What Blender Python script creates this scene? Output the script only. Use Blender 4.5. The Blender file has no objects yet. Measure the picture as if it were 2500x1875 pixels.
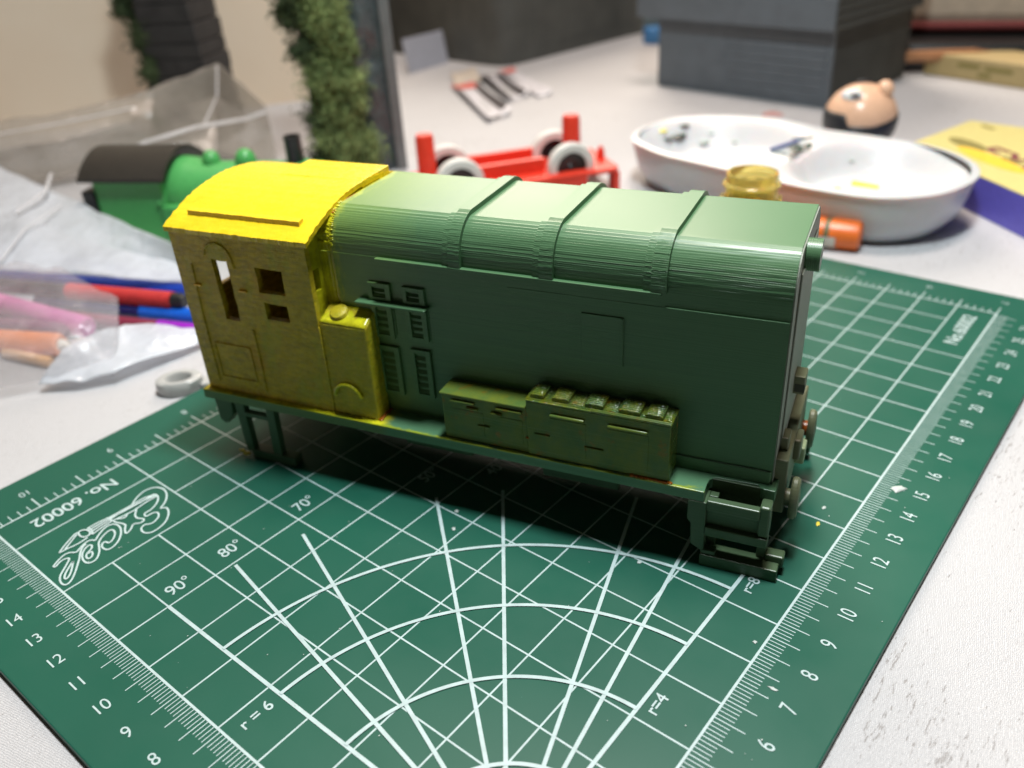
import bpy, bmesh, math, random
from mathutils import Vector, Matrix, noise
R = math.radians
rnd = random.Random(7)
sc = bpy.context.scene
C = bpy.context.collection
LOGO = [[(2.78,15.69),(2.98,15.86),(3.18,15.96),(3.37,16.01),(3.56,15.94),(3.68,15.8),(3.71,15.6),(3.66,15.39),(3.52,15.16),(3.35,15.01),(3.16,14.91),(3.23,14.88),(3.3,14.8),(3.26,14.64),(3.12,14.43),(2.95,14.28),(2.77,14.21),(2.59,14.18),(2.45,14.21),(2.36,14.34),(2.37,14.5),(2.44,14.61),(2.57,14.65),(2.61,14.57),(2.71,14.52),(2.84,14.56),(2.97,14.64),(3.04,14.78),(3.01,14.88),(2.9,14.92),(2.76,14.91),(2.76,15.01),(2.82,15.09),(2.96,15.07),(3.11,15.12),(3.28,15.23),(3.41,15.39),(3.45,15.54),(3.39,15.66)],[(2.81,15.48),(2.53,15.13),(2.7,14.84),(2.52,14.78),(2.39,14.94),(2.24,14.77),(2.03,14.68),(2.16,14.95),(2.27,15.07),(2.1,15.49),(2.22,15.5),(2.39,15.33),(2.55,15.47)],[(1.44,15.13),(1.64,15.3),(1.87,15.42),(2.05,15.4),(2.12,15.26),(2.1,15.03),(1.96,14.78),(1.79,14.6),(1.6,14.5),(1.45,14.5),(1.4,14.63),(1.42,14.78),(1.52,14.89),(1.59,14.85),(1.58,14.76),(1.65,14.73),(1.8,14.83),(1.92,15.0),(1.94,15.14),(1.89,15.21),(1.75,15.18),(1.57,15.09),(1.44,14.97),(1.36,14.78),(1.27,14.6),(1.11,14.42),(0.97,14.39),(0.87,14.47),(0.86,14.66),(0.95,14.88),(1.06,15.01),(1.22,15.1),(1.29,15.06),(1.27,14.96),(1.2,14.89),(1.09,14.85),(1.0,14.77),(0.96,14.65),(1.0,14.58),(1.09,14.62),(1.16,14.73),(1.16,14.82),(1.07,14.79)],[(0.3,15.07),(0.51,15.2),(0.69,15.27),(0.82,15.23),(0.91,15.08),(1.04,15.17),(1.23,15.26),(1.38,15.26),(1.44,15.13)],[(0.3,15.07),(0.32,14.99),(0.45,15.08),(0.59,15.11),(0.72,15.03),(0.57,14.88),(0.4,14.73),(0.25,14.6),(0.16,14.45),(0.12,14.25),(0.18,14.13),(0.32,14.18),(0.5,14.36),(0.69,14.6),(0.86,14.82),(0.98,15.02),(1.1,15.15),(1.23,15.2)],[(0.7,14.84),(0.53,14.71),(0.36,14.56),(0.26,14.42),(0.27,14.33),(0.39,14.4),(0.54,14.58),(0.7,14.84)],[(1.33,15.82),(1.22,15.83),(0.57,15.42),(0.78,15.44),(1.09,15.37),(1.38,15.41)],[(1.27,15.77),(0.8,15.45)],[(3.45,15.57),(3.18,15.72),(2.78,15.7),(2.1,15.71)],[(3.42,15.48),(3.07,15.49),(2.67,15.41),(2.11,15.51)],[(3.43,15.53),(2.96,15.64),(2.42,15.65),(2.11,15.61)],[(3.39,15.61),(2.8,15.6),(2.11,15.66)],[(2.1,15.71),(1.85,15.77),(1.56,15.76)],[(2.1,15.5),(1.83,15.48),(1.51,15.42)],[(2.1,15.65),(1.85,15.67),(1.57,15.66)],[(2.1,15.58),(1.83,15.58),(1.54,15.54)],[(1.33,15.8),(1.42,15.83),(1.51,15.74),(1.54,15.61),(1.49,15.48),(1.4,15.45),(1.31,15.51),(1.28,15.65),(1.33,15.8)],[(1.56,15.77),(1.6,15.65),(1.57,15.5),(1.5,15.44)],[(2.08,15.75),(2.13,15.65),(2.1,15.49)]]
# scene units: 1 unit = 1 centimetre
sc.unit_settings.scale_length = 0.01

# ---------------------------------------------------------------- camera
CAM = Vector((-4.42439, -4.48524, 14.13718))
RX = Vector((0.62948657, -0.7749888, -0.05602701))
RY = Vector((-0.4272554, -0.28500855, -0.85803435))
RZ = Vector((0.64899883, 0.56405894, -0.5105272))
FPX = 2095.67
cd = bpy.data.cameras.new('camera')
cam = bpy.data.objects.new('camera', cd)
C.objects.link(cam)
m = Matrix.Identity(4)
for i in range(3):
    m[i][0] = RX[i]; m[i][1] = -RY[i]; m[i][2] = -RZ[i]; m[i][3] = CAM[i]
cam.matrix_world = m
cd.sensor_width = 36
cd.lens = FPX / 2500 * 36
cd.clip_start = 0.5
cd.clip_end = 2000
cd.dof.use_dof = True
cd.dof.focus_distance = 18.5
cd.dof.aperture_fstop = 0.125
sc.camera = cam

# ---------------------------------------------------------------- light
w = bpy.data.worlds.new('World'); sc.world = w; w.use_nodes = True
bg = w.node_tree.nodes['Background']
bg.inputs[0].default_value = (1.0, 0.88, 0.74, 1)
bg.inputs[1].default_value = 0.03

def area(name, loc, target, size, power, col, shape='DISK'):
    l = bpy.data.lights.new(name, 'AREA'); l.shape = shape; l.size = size
    l.energy = power; l.color = col
    o = bpy.data.objects.new(name, l); C.objects.link(o)
    o.location = loc
    o.rotation_euler = (Vector(target) - Vector(loc)).to_track_quat('-Z', 'Y').to_euler()
    return o
# the cool desk lamp hanging over the cutting mat
area('desk_lamp_light', (12.3, 4.9, 47), (12.3, 4.9, 0), 6.0, 25500, (0.90, 0.98, 1.0))
# added warm fill for the wall and table; warm room light further back
area('warm_fill_light', (42, 14, 140), (38, 22, 0), 35, 140000, (1.0, 0.84, 0.74))
area('room_light', (112, 96, 96), (20, 14, 0), 95, 270000, (1.0, 0.86, 0.72))

sc.view_settings.view_transform = 'Standard'
sc.view_settings.look = 'None'
sc.view_settings.exposure = 0
sc.view_settings.gamma = 1
sc.cycles.max_bounces = 8
sc.cycles.transparent_max_bounces = 16

# ---------------------------------------------------------------- helpers
def P(px, py, z):
    """point at height z seen at pixel px, py of the 2500 x 1875 photograph"""
    d = RX * ((px - 1250) / FPX) + RY * ((py - 937.5) / FPX) + RZ
    return CAM + d * ((z - CAM.z) / d.z)

class MB:
    def __init__(s): s.v = []; s.f = []; s.m = []; s.mi = 0
    def add(s, vs, fs):
        n = len(s.v); s.v += [tuple(v) for v in vs]
        for f in fs: s.f.append(tuple(i + n for i in f)); s.m.append(s.mi)
        return s
    def box(s, x0, x1, y0, y1, z0, z1):
        return s.add([(x0,y0,z0),(x1,y0,z0),(x1,y1,z0),(x0,y1,z0),(x0,y0,z1),(x1,y0,z1),(x1,y1,z1),(x0,y1,z1)],
                     [(3,2,1,0),(4,5,6,7),(0,1,5,4),(1,2,6,5),(2,3,7,6),(3,0,4,7)])
    def prism(s, pts, axis, a, b):
        """extrude closed 2D outline along axis 0/1/2 between a and b (pts are the other two coordinates in order)"""
        def mk(p, t):
            return {0:(t,p[0],p[1]),1:(p[0],t,p[1]),2:(p[0],p[1],t)}[axis]
        n = len(pts)
        vs = [mk(p,a) for p in pts] + [mk(p,b) for p in pts]
        fs = [(i,(i+1)%n,n+(i+1)%n,n+i) for i in range(n)] + [tuple(range(n))[::-1], tuple(range(n,2*n))]
        return s.add(vs, fs)
    def lathe(s, prof, n=32, c=(0,0,0), axis='z', closed=False, sx=1, sy=1):
        vs = []; fs = []
        for r, h in prof:
            for k in range(n):
                a = 2*math.pi*k/n; p = (r*math.cos(a)*sx, r*math.sin(a)*sy, h)
                if axis == 'x': p = (p[2], p[0], p[1])
                if axis == 'y': p = (p[0], p[2], p[1])
                vs.append((p[0]+c[0], p[1]+c[1], p[2]+c[2]))
        m_ = len(prof)
        for j in range(m_-1 if not closed else m_):
            j2 = (j+1) % m_
            for k in range(n): fs.append((j*n+k, j*n+(k+1)%n, j2*n+(k+1)%n, j2*n+k))
        if not closed:
            if prof[0][0] > 1e-6: fs.append(tuple(range(n))[::-1])
            if prof[-1][0] > 1e-6: fs.append(tuple(range((m_-1)*n, m_*n)))
        return s.add(vs, fs)
    def tube(s, a, b, r0, r1=None, n=16, prof=None):
        a = Vector(a); b = Vector(b); r1 = r0 if r1 is None else r1
        d = (b-a); L = d.length; q = d.to_track_quat('Z','Y')
        prof = prof or [(r0*0.8,0),(r0,0.04*min(1,L)),(r1,L-0.04*min(1,L)),(r1*0.8,L)]
        vs = []; fs = []
        for r, h in prof:
            for k in range(n):
                t = 2*math.pi*k/n; vs.append(a + q @ Vector((r*math.cos(t), r*math.sin(t), h)))
        for j in range(len(prof)-1):
            for k in range(n): fs.append((j*n+k, j*n+(k+1)%n, (j+1)*n+(k+1)%n, (j+1)*n+k))
        fs += [tuple(range(n))[::-1], tuple(range((len(prof)-1)*n, len(prof)*n))]
        return s.add(vs, fs)
    def sphere(s, c, rx, ry=None, rz=None, n=24, m_=14):
        ry = ry or rx; rz = rz or rx
        vs = [(c[0],c[1],c[2]-rz)]; fs = []
        for j in range(1, m_):
            t = math.pi*j/m_
            for k in range(n):
                a = 2*math.pi*k/n
                vs.append((c[0]+rx*math.sin(t)*math.cos(a), c[1]+ry*math.sin(t)*math.sin(a), c[2]-rz*math.cos(t)))
        vs.append((c[0],c[1],c[2]+rz)); N = len(vs)-1
        for k in range(n): fs.append((0, 1+(k+1)%n, 1+k)); fs.append((N, N-n+k, N-n+(k+1)%n))
        for j in range(m_-2):
            for k in range(n): fs.append((1+j*n+k, 1+j*n+(k+1)%n, 1+(j+1)*n+(k+1)%n, 1+(j+1)*n+k))
        return s.add(vs, fs)
    def build(s, name, mat, parent=None, smooth=None, bevel=None, fix=True, **props):
        me = bpy.data.meshes.new(name); me.from_pydata(s.v, [], s.f)
        mats = mat if isinstance(mat, (list, tuple)) else [mat]
        for q in mats: me.materials.append(q)
        if len(mats) > 1: me.polygons.foreach_set('material_index', s.m)
        if fix:
            bm = bmesh.new(); bm.from_mesh(me); bmesh.ops.recalc_face_normals(bm, faces=bm.faces); bm.to_mesh(me); bm.free()
        if smooth is not None:
            me.polygons.foreach_set('use_smooth', [True]*len(me.polygons))
            me.set_sharp_from_angle(angle=R(smooth))
        me.update()
        o = bpy.data.objects.new(name, me); C.objects.link(o)
        if parent: o.parent = parent
        if bevel:
            b = o.modifiers.new('bevel','BEVEL'); b.width = bevel; b.segments = 2; b.limit_method = 'ANGLE'; b.angle_limit = R(40)
        for k, v in props.items(): o[k] = v
        return o

def box(name, mat, parent, x0, x1, y0, y1, z0, z1, bevel=0.015, **k):
    return MB().box(x0,x1,y0,y1,z0,z1).build(name, mat, parent, bevel=bevel, **k)

def thing(name, label, cat, loc=(0,0,0), rz=0, group=None):
    o = bpy.data.objects.new(name, None); C.objects.link(o)
    o.empty_display_size = 1
    o.location = loc; o.rotation_euler = (0,0,rz); o['label'] = label; o['category'] = cat
    if group: o['group'] = group
    return o
def tag(o, label, cat, group=None):
    o['label'] = label; o['category'] = cat
    if group: o['group'] = group
    return o

# ---------------------------------------------------------------- materials
class NT:
    def __init__(s, name):
        s.mat = bpy.data.materials.new(name); s.mat.use_nodes = True
        s.t = s.mat.node_tree; s.n = s.t.nodes; s.l = s.t.links
        s.b = s.n['Principled BSDF']
        s.tc = s.n.new('ShaderNodeTexCoord')
    def mp(s, scale=(1,1,1), rot=(0,0,0), loc=(0,0,0)):
        q = s.n.new('ShaderNodeMapping'); q.inputs['Scale'].default_value = scale
        q.inputs['Rotation'].default_value = rot; q.inputs['Location'].default_value = loc
        s.l.new(s.tc.outputs['Object'], q.inputs['Vector']); return q.outputs[0]
    def noise(s, vec=None, scale=5, detail=4, rough=0.55, dist=0):
        q = s.n.new('ShaderNodeTexNoise'); q.inputs['Scale'].default_value = scale
        q.inputs['Detail'].default_value = detail; q.inputs['Roughness'].default_value = rough
        q.inputs['Distortion'].default_value = dist
        s.l.new(vec if vec is not None else s.tc.outputs['Object'], q.inputs['Vector']); return q.outputs[0]
    def wave(s, vec, scale, direction='Z', dist=0, detail=2, dscale=1):
        q = s.n.new('ShaderNodeTexWave'); q.inputs['Scale'].default_value = scale
        q.bands_direction = direction; q.inputs['Distortion'].default_value = dist
        q.inputs['Detail'].default_value = detail; q.inputs['Detail Scale'].default_value = dscale
        s.l.new(vec, q.inputs['Vector']); return q.outputs[1]
    def ramp(s, fac, stops):
        q = s.n.new('ShaderNodeValToRGB'); cr = q.color_ramp
        while len(cr.elements) < len(stops): cr.elements.new(0.5)
        for e, (p, c) in zip(cr.elements, stops):
            e.position = p; e.color = (*c, 1) if len(c) == 3 else c
        s.l.new(fac, q.inputs[0]); return q.outputs[0]
    def r1(s, fac, a, b, va=0, vb=1):
        q = s.n.new('ShaderNodeMapRange'); q.inputs[1].default_value = a; q.inputs[2].default_value = b
        q.inputs[3].default_value = va; q.inputs[4].default_value = vb
        s.l.new(fac, q.inputs[0]); return q.outputs[0]
    def mix(s, fac, a, b, mode='MIX'):
        q = s.n.new('ShaderNodeMix'); q.data_type = 'RGBA'; q.blend_type = mode
        for k, v in ((0, fac), (6, a), (7, b)):
            if hasattr(v, 'node'): s.l.new(v, q.inputs[k])
            elif k == 0: q.inputs[0].default_value = v
            else: q.inputs[k].default_value = (*v, 1)
        return q.outputs[2]
    def math(s, op, a, b=0.0):
        q = s.n.new('ShaderNodeMath'); q.operation = op
        for k, v in ((0, a), (1, b)):
            if hasattr(v, 'node'): s.l.new(v, q.inputs[k])
            else: q.inputs[k].default_value = v
        return q.outputs[0]
    def sep(s, vec=None):
        q = s.n.new('ShaderNodeSeparateXYZ'); s.l.new(vec or s.tc.outputs['Object'], q.inputs[0]); return q.outputs
    def bump(s, h, strength=0.3, dist=0.02, prev=None):
        q = s.n.new('ShaderNodeBump'); q.inputs['Strength'].default_value = strength; q.inputs['Distance'].default_value = dist
        s.l.new(h, q.inputs['Height'])
        if prev is not None: s.l.new(prev, q.inputs['Normal'])
        return q.outputs[0]
    def out(s, color=None, rough=None, normal=None, **k):
        b = s.b
        for key, v in (('Base Color', color), ('Roughness', rough), ('Normal', normal)):
            if v is None: continue
            if hasattr(v, 'node'): s.l.new(v, b.inputs[key])
            elif key == 'Base Color': b.inputs[key].default_value = (*v, 1)
            else: b.inputs[key].default_value = v
        for key, v in k.items(): b.inputs[key.replace('_',' ')].default_value = v
        return s.mat

def plain(name, col, rough=0.5, var=0.12, scale=3, bump=0.15, bdist=0.02, bscale=12, **k):
    t = NT(name)
    n = t.noise(scale=scale, detail=5)
    c = t.mix(t.r1(n, 0.3, 0.7), tuple(x*(1-var) for x in col), tuple(min(1, x*(1+var)) for x in col))
    h = t.noise(scale=bscale, detail=4)
    return t.out(c, t.r1(h, 0.3, 0.7, max(0.02, rough-0.06), rough+0.06), t.bump(h, bump, bdist), **k)

# --- cutting mat
def mat_mat():
    t = NT('cutting_mat_vinyl')
    big = t.noise(scale=0.12, detail=3); fine = t.noise(scale=60, detail=2)
    c = t.mix(t.r1(big, 0.35, 0.65), (0.008, 0.084, 0.054), (0.012, 0.098, 0.064))
    sp = t.noise(scale=9, detail=6, rough=0.7)
    c = t.mix(t.r1(sp, 0.70, 0.74), c, (0.10, 0.24, 0.19))
    scr = t.noise(t.mp((1.2, 14, 1), (0,0,0.5)), scale=2.2, detail=6, rough=0.75)
    c = t.mix(t.r1(scr, 0.72, 0.78, 0, 0.35), c, (0.20, 0.34, 0.30))
    sm = t.noise(scale=0.55, detail=5, rough=0.6)
    return t.out(c, t.r1(sm, 0.3, 0.7, 0.36, 0.50), t.bump(fine, 0.10, 0.004), Specular_IOR_Level=0.32)
M_MAT = mat_mat()
M_PRINT = plain('mat_print_ink', (0.43, 0.55, 0.55), 0.5, 0.10, 4, 0.05)

# --- table
def table_mat():
    t = NT('white_painted_table_cloth')
    v = t.mp((1,1,1), (0,0,R(-14)))
    sx = t.wave(v, 9.0, 'Y', 6, 3, 1.6); sy = t.wave(v, 7.0, 'X', 5, 3, 1.2)
    h = t.math('ADD', t.math('MULTIPLY', sx, 0.6), t.math('MULTIPLY', sy, 0.35))
    h = t.math('ADD', h, t.math('MULTIPLY', t.noise(scale=7, detail=6, rough=0.7), 1.3))
    big = t.noise(scale=0.05, detail=3)
    c = t.mix(t.r1(big, 0.35, 0.65), (0.56, 0.57, 0.59), (0.62, 0.63, 0.65))
    dash = t.noise(t.mp((1.3, 6.5, 1), (0,0,R(-14))), scale=2.1, detail=5, rough=0.72)
    zone = t.noise(scale=0.16, detail=3)
    thr = t.math('ADD', t.r1(zone, 0.3, 0.7, 0.09, -0.05), dash)
    c = t.mix(t.r1(thr, 0.345, 0.40, 0.7, 0), c, (0.24, 0.22, 0.21))
    st = t.noise(scale=0.9, detail=7, rough=0.7)
    c = t.mix(t.r1(st, 0.66, 0.78, 0, 0.45), c, (0.50, 0.48, 0.46))
    c = t.mix(t.r1(h, 0.9, 1.5, 0.0, 0.22), c, (0.40, 0.39, 0.39))
    return t.out(c, 0.7, t.bump(h, 0.6, 0.045))
M_TABLE = table_mat()
def wall_mat():
    t = NT('cream_wall_paint')
    n = t.noise(scale=0.05, detail=4)
    c = t.mix(t.r1(n, 0.35, 0.65), (0.80, 0.64, 0.47), (0.86, 0.75, 0.60))
    return t.out(c, 0.8, t.bump(t.noise(scale=2, detail=4), 0.2, 0.05))
M_WALL = wall_mat()

# --- locomotive paints (layer lines of the 3D print run level, so bands along Z)
GREEN = (0.080, 0.178, 0.084)
def layer_bump(t, amt=0.38):
    v = t.mp((1,1,1))
    lay = t.wave(v, 5.3, 'Z', 0.6, 2, 3)          # one band every 0.03 cm
    streak = t.noise(t.mp((0.05, 0.05, 22)), scale=1.6, detail=3, rough=0.5)
    h = t.math('ADD', t.math('MULTIPLY', lay, 0.05), streak)
    n1 = t.bump(h, amt, 0.018)
    return n1, streak
def green_mat(name='green_print_paint', base=GREEN, over=0.0, cabside=False, rough=0.36):
    t = NT(name); nb, streak = layer_bump(t)
    c = t.mix(t.r1(streak, 0.3, 0.7), tuple(x*0.84 for x in base), tuple(x*1.12 for x in base))
    x = t.sep()[0]
    if cabside:   # yellow brushed over onto the bonnet next to the cab
        n = t.noise(t.mp((2.5,1,1)), scale=2.4, detail=6, rough=0.7)
        e = t.math('ADD', x, t.math('MULTIPLY', n, 1.3))
        c = t.mix(t.r1(e, -10.55, -10.0, 1.0, 0.0), c, (0.62, 0.62, 0.03))
        c = t.mix(t.r1(e, -10.0, -7.6, 0.38, 0.0), c, (0.24, 0.34, 0.03))
    if over:
        n = t.noise(scale=1.5, detail=6, rough=0.7)
        c = t.mix(t.r1(n, 0.38, 0.62, 0.25*over, over), c, (0.24, 0.23, 0.012))
        o = t.noise(scale=2.3, detail=5, rough=0.6)
        c = t.mix(t.r1(o, 0.60, 0.70, 0, 0.75), c, (0.30, 0.11, 0.005))
    return t.out(c, t.r1(streak, 0.3, 0.7, rough-0.08, rough+0.1), nb, Specular_IOR_Level=0.42)
M_GREEN = green_mat()
M_HOOD = green_mat('green_bonnet_paint', cabside=True)
M_NFRAME = green_mat('khaki_green_paint', (0.15, 0.17, 0.095), rough=0.45)
M_NOSE = green_mat('grey_green_nose_paint', (0.24, 0.27, 0.22), rough=0.5)
M_FRAME = green_mat('green_frame_paint', (0.075, 0.125, 0.062), rough=0.38)
M_BOX = green_mat('yellow_washed_green_paint', (0.07, 0.145, 0.04), over=0.5, rough=0.2)
M_BOXTOP = None
def boxtop_mat():
    t = NT('ribbed_wet_olive_paint')
    v = t.mp((1,1,1)); rib = t.wave(v, 4.6, 'Y', 1.2, 2, 3)
    n = t.noise(scale=2.2, detail=6, rough=0.7)
    c = t.mix(t.r1(n, 0.38, 0.62), (0.10, 0.20, 0.05), (0.26, 0.28, 0.015))
    o = t.noise(scale=3.0, detail=5)
    c = t.mix(t.r1(o, 0.60, 0.68, 0, 0.7), c, (0.34, 0.15, 0.008))
    h = t.math('ADD', rib, t.math('MULTIPLY', n, 0.9))
    return t.out(c, 0.10, t.bump(h, 1.0, 0.09), Specular_IOR_Level=0.8, Coat_Weight=0.6, Coat_Roughness=0.08)
M_BOXTOP = boxtop_mat()
def plate_mat():
    t = NT('footplate_paint'); nb, streak = layer_bump(t, 0.25)
    x, y, z = t.sep()
    n = t.noise(t.mp((1.4,3,1)), scale=1.8, detail=6, rough=0.7)
    c = t.mix(t.r1(streak, 0.3, 0.7), (0.085, 0.20, 0.105), (0.115, 0.25, 0.135))
    e = t.math('ADD', x, t.math('MULTIPLY', n, 0.9))
    top_ = t.r1(z, 2.055, 2.075)
    patch = t.r1(t.noise(t.mp((1.1,1,1)), scale=1.1, detail=2), 0.40, 0.46, 0.25, 1.0)
    c = t.mix(t.r1(e, -9.35, -9.0, 0.45, 0), c, (0.16, 0.16, 0.01))
    c = t.mix(t.math('MULTIPLY', t.math('MULTIPLY', t.r1(e, -9.35, -9.0, 1, 0), top_), patch), c, (0.70, 0.64, 0.02))
    edge = t.math('ADD', t.math('MULTIPLY', y, -1.0), t.math('MULTIPLY', n, 0.7))
    c = t.mix(t.math('MULTIPLY', t.r1(edge, 1.02, 1.12, 0, 0.85), t.r1(z, 2.04, 2.07)), c, (0.36, 0.42, 0.01))
    return t.out(c, 0.3, nb)
M_PLATE = plate_mat()
def yellow_mat(name, side):
    t = NT(name)
    brush = t.noise(t.mp((1.3, 1.3, 5.5)) if side else t.mp((0.9, 0.9, 7)), scale=2.2, detail=7, rough=0.72)
    lump = t.noise(scale=5, detail=5, rough=0.6)
    v = t.mp((1,1,1))
    lay = t.wave(v, 5.3, 'Z', 1.0, 2, 2)
    if side:
        c = t.mix(t.r1(brush, 0.36, 0.64), (0.40, 0.26, 0.018), (0.74, 0.52, 0.025))
        thin = t.noise(t.mp((1.3,1.3,0.5)), scale=1.1, detail=5, rough=0.65)
        c = t.mix(t.r1(thin, 0.52, 0.64, 0, 0.5), c, (0.42, 0.44, 0.03))
        x, y, z = t.sep()
        # thinner coat with green showing towards the bonnet and in the panel joints
        e = t.math('ADD', x, t.math('MULTIPLY', lump, 1.2))
        c = t.mix(t.r1(e, -12.0, -9.8, 0, 0.45), c, (0.40, 0.42, 0.02))
        dk = t.noise(t.mp((2,2,9)), scale=3.1, detail=5, rough=0.7)
        c = t.mix(t.r1(dk, 0.60, 0.74, 0, 0.55), c, (0.20, 0.15, 0.015))
        og = t.noise(scale=1.3, detail=4)
        c = t.mix(t.r1(og, 0.60, 0.72, 0, 0.5), c, (0.60, 0.28, 0.02))
    else:
        c = t.mix(t.r1(brush, 0.35, 0.65), (0.72, 0.50, 0.012), (0.80, 0.60, 0.020))
    h = t.math('ADD', t.math('MULTIPLY', lay, 0.06), t.math('ADD', brush, t.math('MULTIPLY', lump, 0.8)))
    return t.out(c, t.r1(lump, 0.3, 0.7, 0.20, 0.36), t.bump(h, 0.85 if side else 0.3, 0.045 if side else 0.03), Specular_IOR_Level=0.45)
M_YSIDE = yellow_mat('yellow_cab_side_paint', True)
M_YROOF = yellow_mat('yellow_cab_roof_paint', False)
M_ORANGE = plain('pooled_orange_varnish', (0.42, 0.12, 0.008), 0.18, 0.3, 6, 0.3, 0.03)
M_YGREEN = plain('thick_yellow_green_paint', (0.50, 0.48, 0.015), 0.22, 0.25, 5, 0.5, 0.04, 7)
M_INSIDE = plain('unpainted_dark_inside', (0.05, 0.055, 0.035), 0.6)

def film_mat(name, tint, opac):
    t = NT(name); n_ = t.n
    out_ = n_['Material Output']
    t.b.inputs['Base Color'].default_value = (*tint, 1); t.b.inputs['Roughness'].default_value = 0.10
    t.b.inputs['Specular IOR Level'].default_value = 0.8
    tr = n_.new('ShaderNodeBsdfTransparent'); tr.inputs[0].default_value = (0.97,0.97,0.97,1)
    tl = n_.new('ShaderNodeBsdfTranslucent'); tl.inputs[0].default_value = (*tint, 1)
    m1 = n_.new('ShaderNodeMixShader'); m1.inputs[0].default_value = 0.5
    t.l.new(t.b.outputs[0], m1.inputs[1]); t.l.new(tl.outputs[0], m1.inputs[2])
    m2 = n_.new('ShaderNodeMixShader')
    nz = t.noise(scale=0.5, detail=5, rough=0.6)
    t.l.new(t.r1(nz, 0.3, 0.7, opac*0.75, min(1, opac*1.25)), m2.inputs[0])
    t.l.new(tr.outputs[0], m2.inputs[1]); t.l.new(m1.outputs[0], m2.inputs[2])
    t.l.new(m2.outputs[0], out_.inputs['Surface'])
    bn = t.bump(t.noise(t.mp((1,1.6,1)), scale=0.9, detail=4, rough=0.5, dist=1.2), 0.6, 0.25)
    t.l.new(bn, t.b.inputs['Normal'])
    return t.mat
M_FILM = film_mat('clear_plastic_film', (0.88, 0.92, 0.97), 0.78)
M_FILM2 = film_mat('thin_clear_plastic_film', (0.80, 0.80, 0.84), 0.20)
M_FILM3 = film_mat('grey_beige_plastic_film', (0.60, 0.56, 0.50), 0.50)  # grey-beige tint, duller than the other films
M_RED = plain('red_toy_plastic', (0.72, 0.045, 0.022), 0.35, 0.06)
M_WHITE = plain('white_plastic', (0.61, 0.62, 0.64), 0.35, 0.02, Subsurface_Weight=0.35, Subsurface_Scale=1.0)
M_TYRE = plain('white_tyre', (0.70, 0.70, 0.66), 0.5, 0.04)
M_BLACK = plain('black_plastic', (0.014, 0.015, 0.016), 0.35, 0.2)
M_ENG = plain('green_toy_plastic', (0.085, 0.40, 0.11), 0.3, 0.05)
M_ROOFB = plain('black_toy_roof', (0.030, 0.027, 0.022), 0.45, 0.15)
M_GREY = plain('grey_resin', (0.12, 0.14, 0.16), 0.55, 0.10, 0.8, 0.2, 0.03)
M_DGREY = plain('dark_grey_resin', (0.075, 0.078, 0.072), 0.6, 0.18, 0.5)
# ================================================================ SETTING
ZT = -0.2
# unseen near table edge, cut close below the picture to lessen bounced light
t_ = MB(); t_.prism([(-95, 92), (-13.5, 8.5), (9.0, -13.5), (60, -78), (240, -40), (240, 240), (-95, 240)], 2, ZT-4, ZT)
t_.build('tabletop', M_TABLE, bevel=None, kind='structure')
wl = MB()
A_, B_, Cc = Vector((-60, 118)), Vector((44.5, 48.2)), Vector((130, 141))
for a, b in ((A_, B_), (B_, Cc)):
    d = (b-a).normalized(); nrm = Vector((-d.y, d.x)) * 3
    if (a, b) == (B_, Cc): nrm = Vector((-d.y, d.x)) * 3
    wl.prism([(a.x,a.y),(b.x,b.y),(b.x+nrm.x,b.y+nrm.y),(a.x+nrm.x,a.y+nrm.y)], 2, ZT, 140)
wl.build('wall', M_WALL, kind='structure')

# ================================================================ CUTTING MAT
mat = thing('cutting_mat', 'dark green cutting mat with white grid, rulers and protractor under the model', 'cutting mat', (0,0,0))
UL, VL, G = 26.67, 17.78, 1.27
mb = MB()
def rrect(x0,x1,y0,y1,r,n=6):
    p = []
    for cx,cy,a0 in ((x1-r,y0+r,-90),(x1-r,y1-r,0),(x0+r,y1-r,90),(x0+r,y0+r,180)):
        for k in range(n+1):
            a = R(a0+90*k/n); p.append((cx+r*math.cos(a), cy+r*math.sin(a)))
    return p
mb.prism(rrect(-2.0, 28.45, -2.0, 19.6, 0.25), 2, ZT, 0)
mb.build('mat_sheet', M_MAT, mat, bevel=0.03)

def strip(m_, x0, y0, x1, y1, w_, z):
    d = Vector((x1-x0, y1-y0)); L = d.length; d /= L; n = Vector((-d.y, d.x))*w_/2
    m_.add([(x0-n.x,y0-n.y,z),(x1-n.x,y1-n.y,z),(x1+n.x,y1+n.y,z),(x0+n.x,y0+n.y,z)], [(0,1,2,3)])
g1, g2 = MB(), MB()
for j in range(1, 14):
    v = j*G
    strip(g1, (3*G if j == 12 else 0), v, UL, v, 0.040, 0.003)
for i in range(1, 21):
    u = i*G
    v0, v1 = 0, VL+0.57
    if i in (1, 2):
        strip(g2, u, 0, u, 11*G, 0.040, 0.006); strip(g2, u, VL, u, v1, 0.040, 0.006); continue
    if i in (19, 20): v0 = G
    strip(g2, u, v0, u, v1, 0.040, 0.006)
for j in range(0, 14):
    strip(g1, UL, j*G, UL+0.57, j*G, 0.034, 0.0035)
for m_, z in ((g1, 0.009),):
    strip(m_, 0, 0, UL, 0, 0.055, z); strip(m_, 0, VL, UL, VL, 0.05, z)
strip(g2, 0, 0, 0, VL, 0.055, 0.0115); strip(g2, UL, 0, UL, VL, 0.05, 0.0115)
g1.build('grid_lines', M_PRINT, mat, fix=False); g2.build('grid_lines', M_PRINT, mat, fix=False)
tk = MB()
for k in range(0, 267):
    u = k*0.1; strip(tk, u, -0.02, u, -0.655 if k % 5 == 0 else -0.39, 0.020 if k % 5 else 0.024, 0.004)
for k in range(0, 178):
    v = k*0.1; strip(tk, -0.02, v, -0.63 if k % 5 == 0 else -0.38, v, 0.020 if k % 5 else 0.024, 0.0055)
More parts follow.
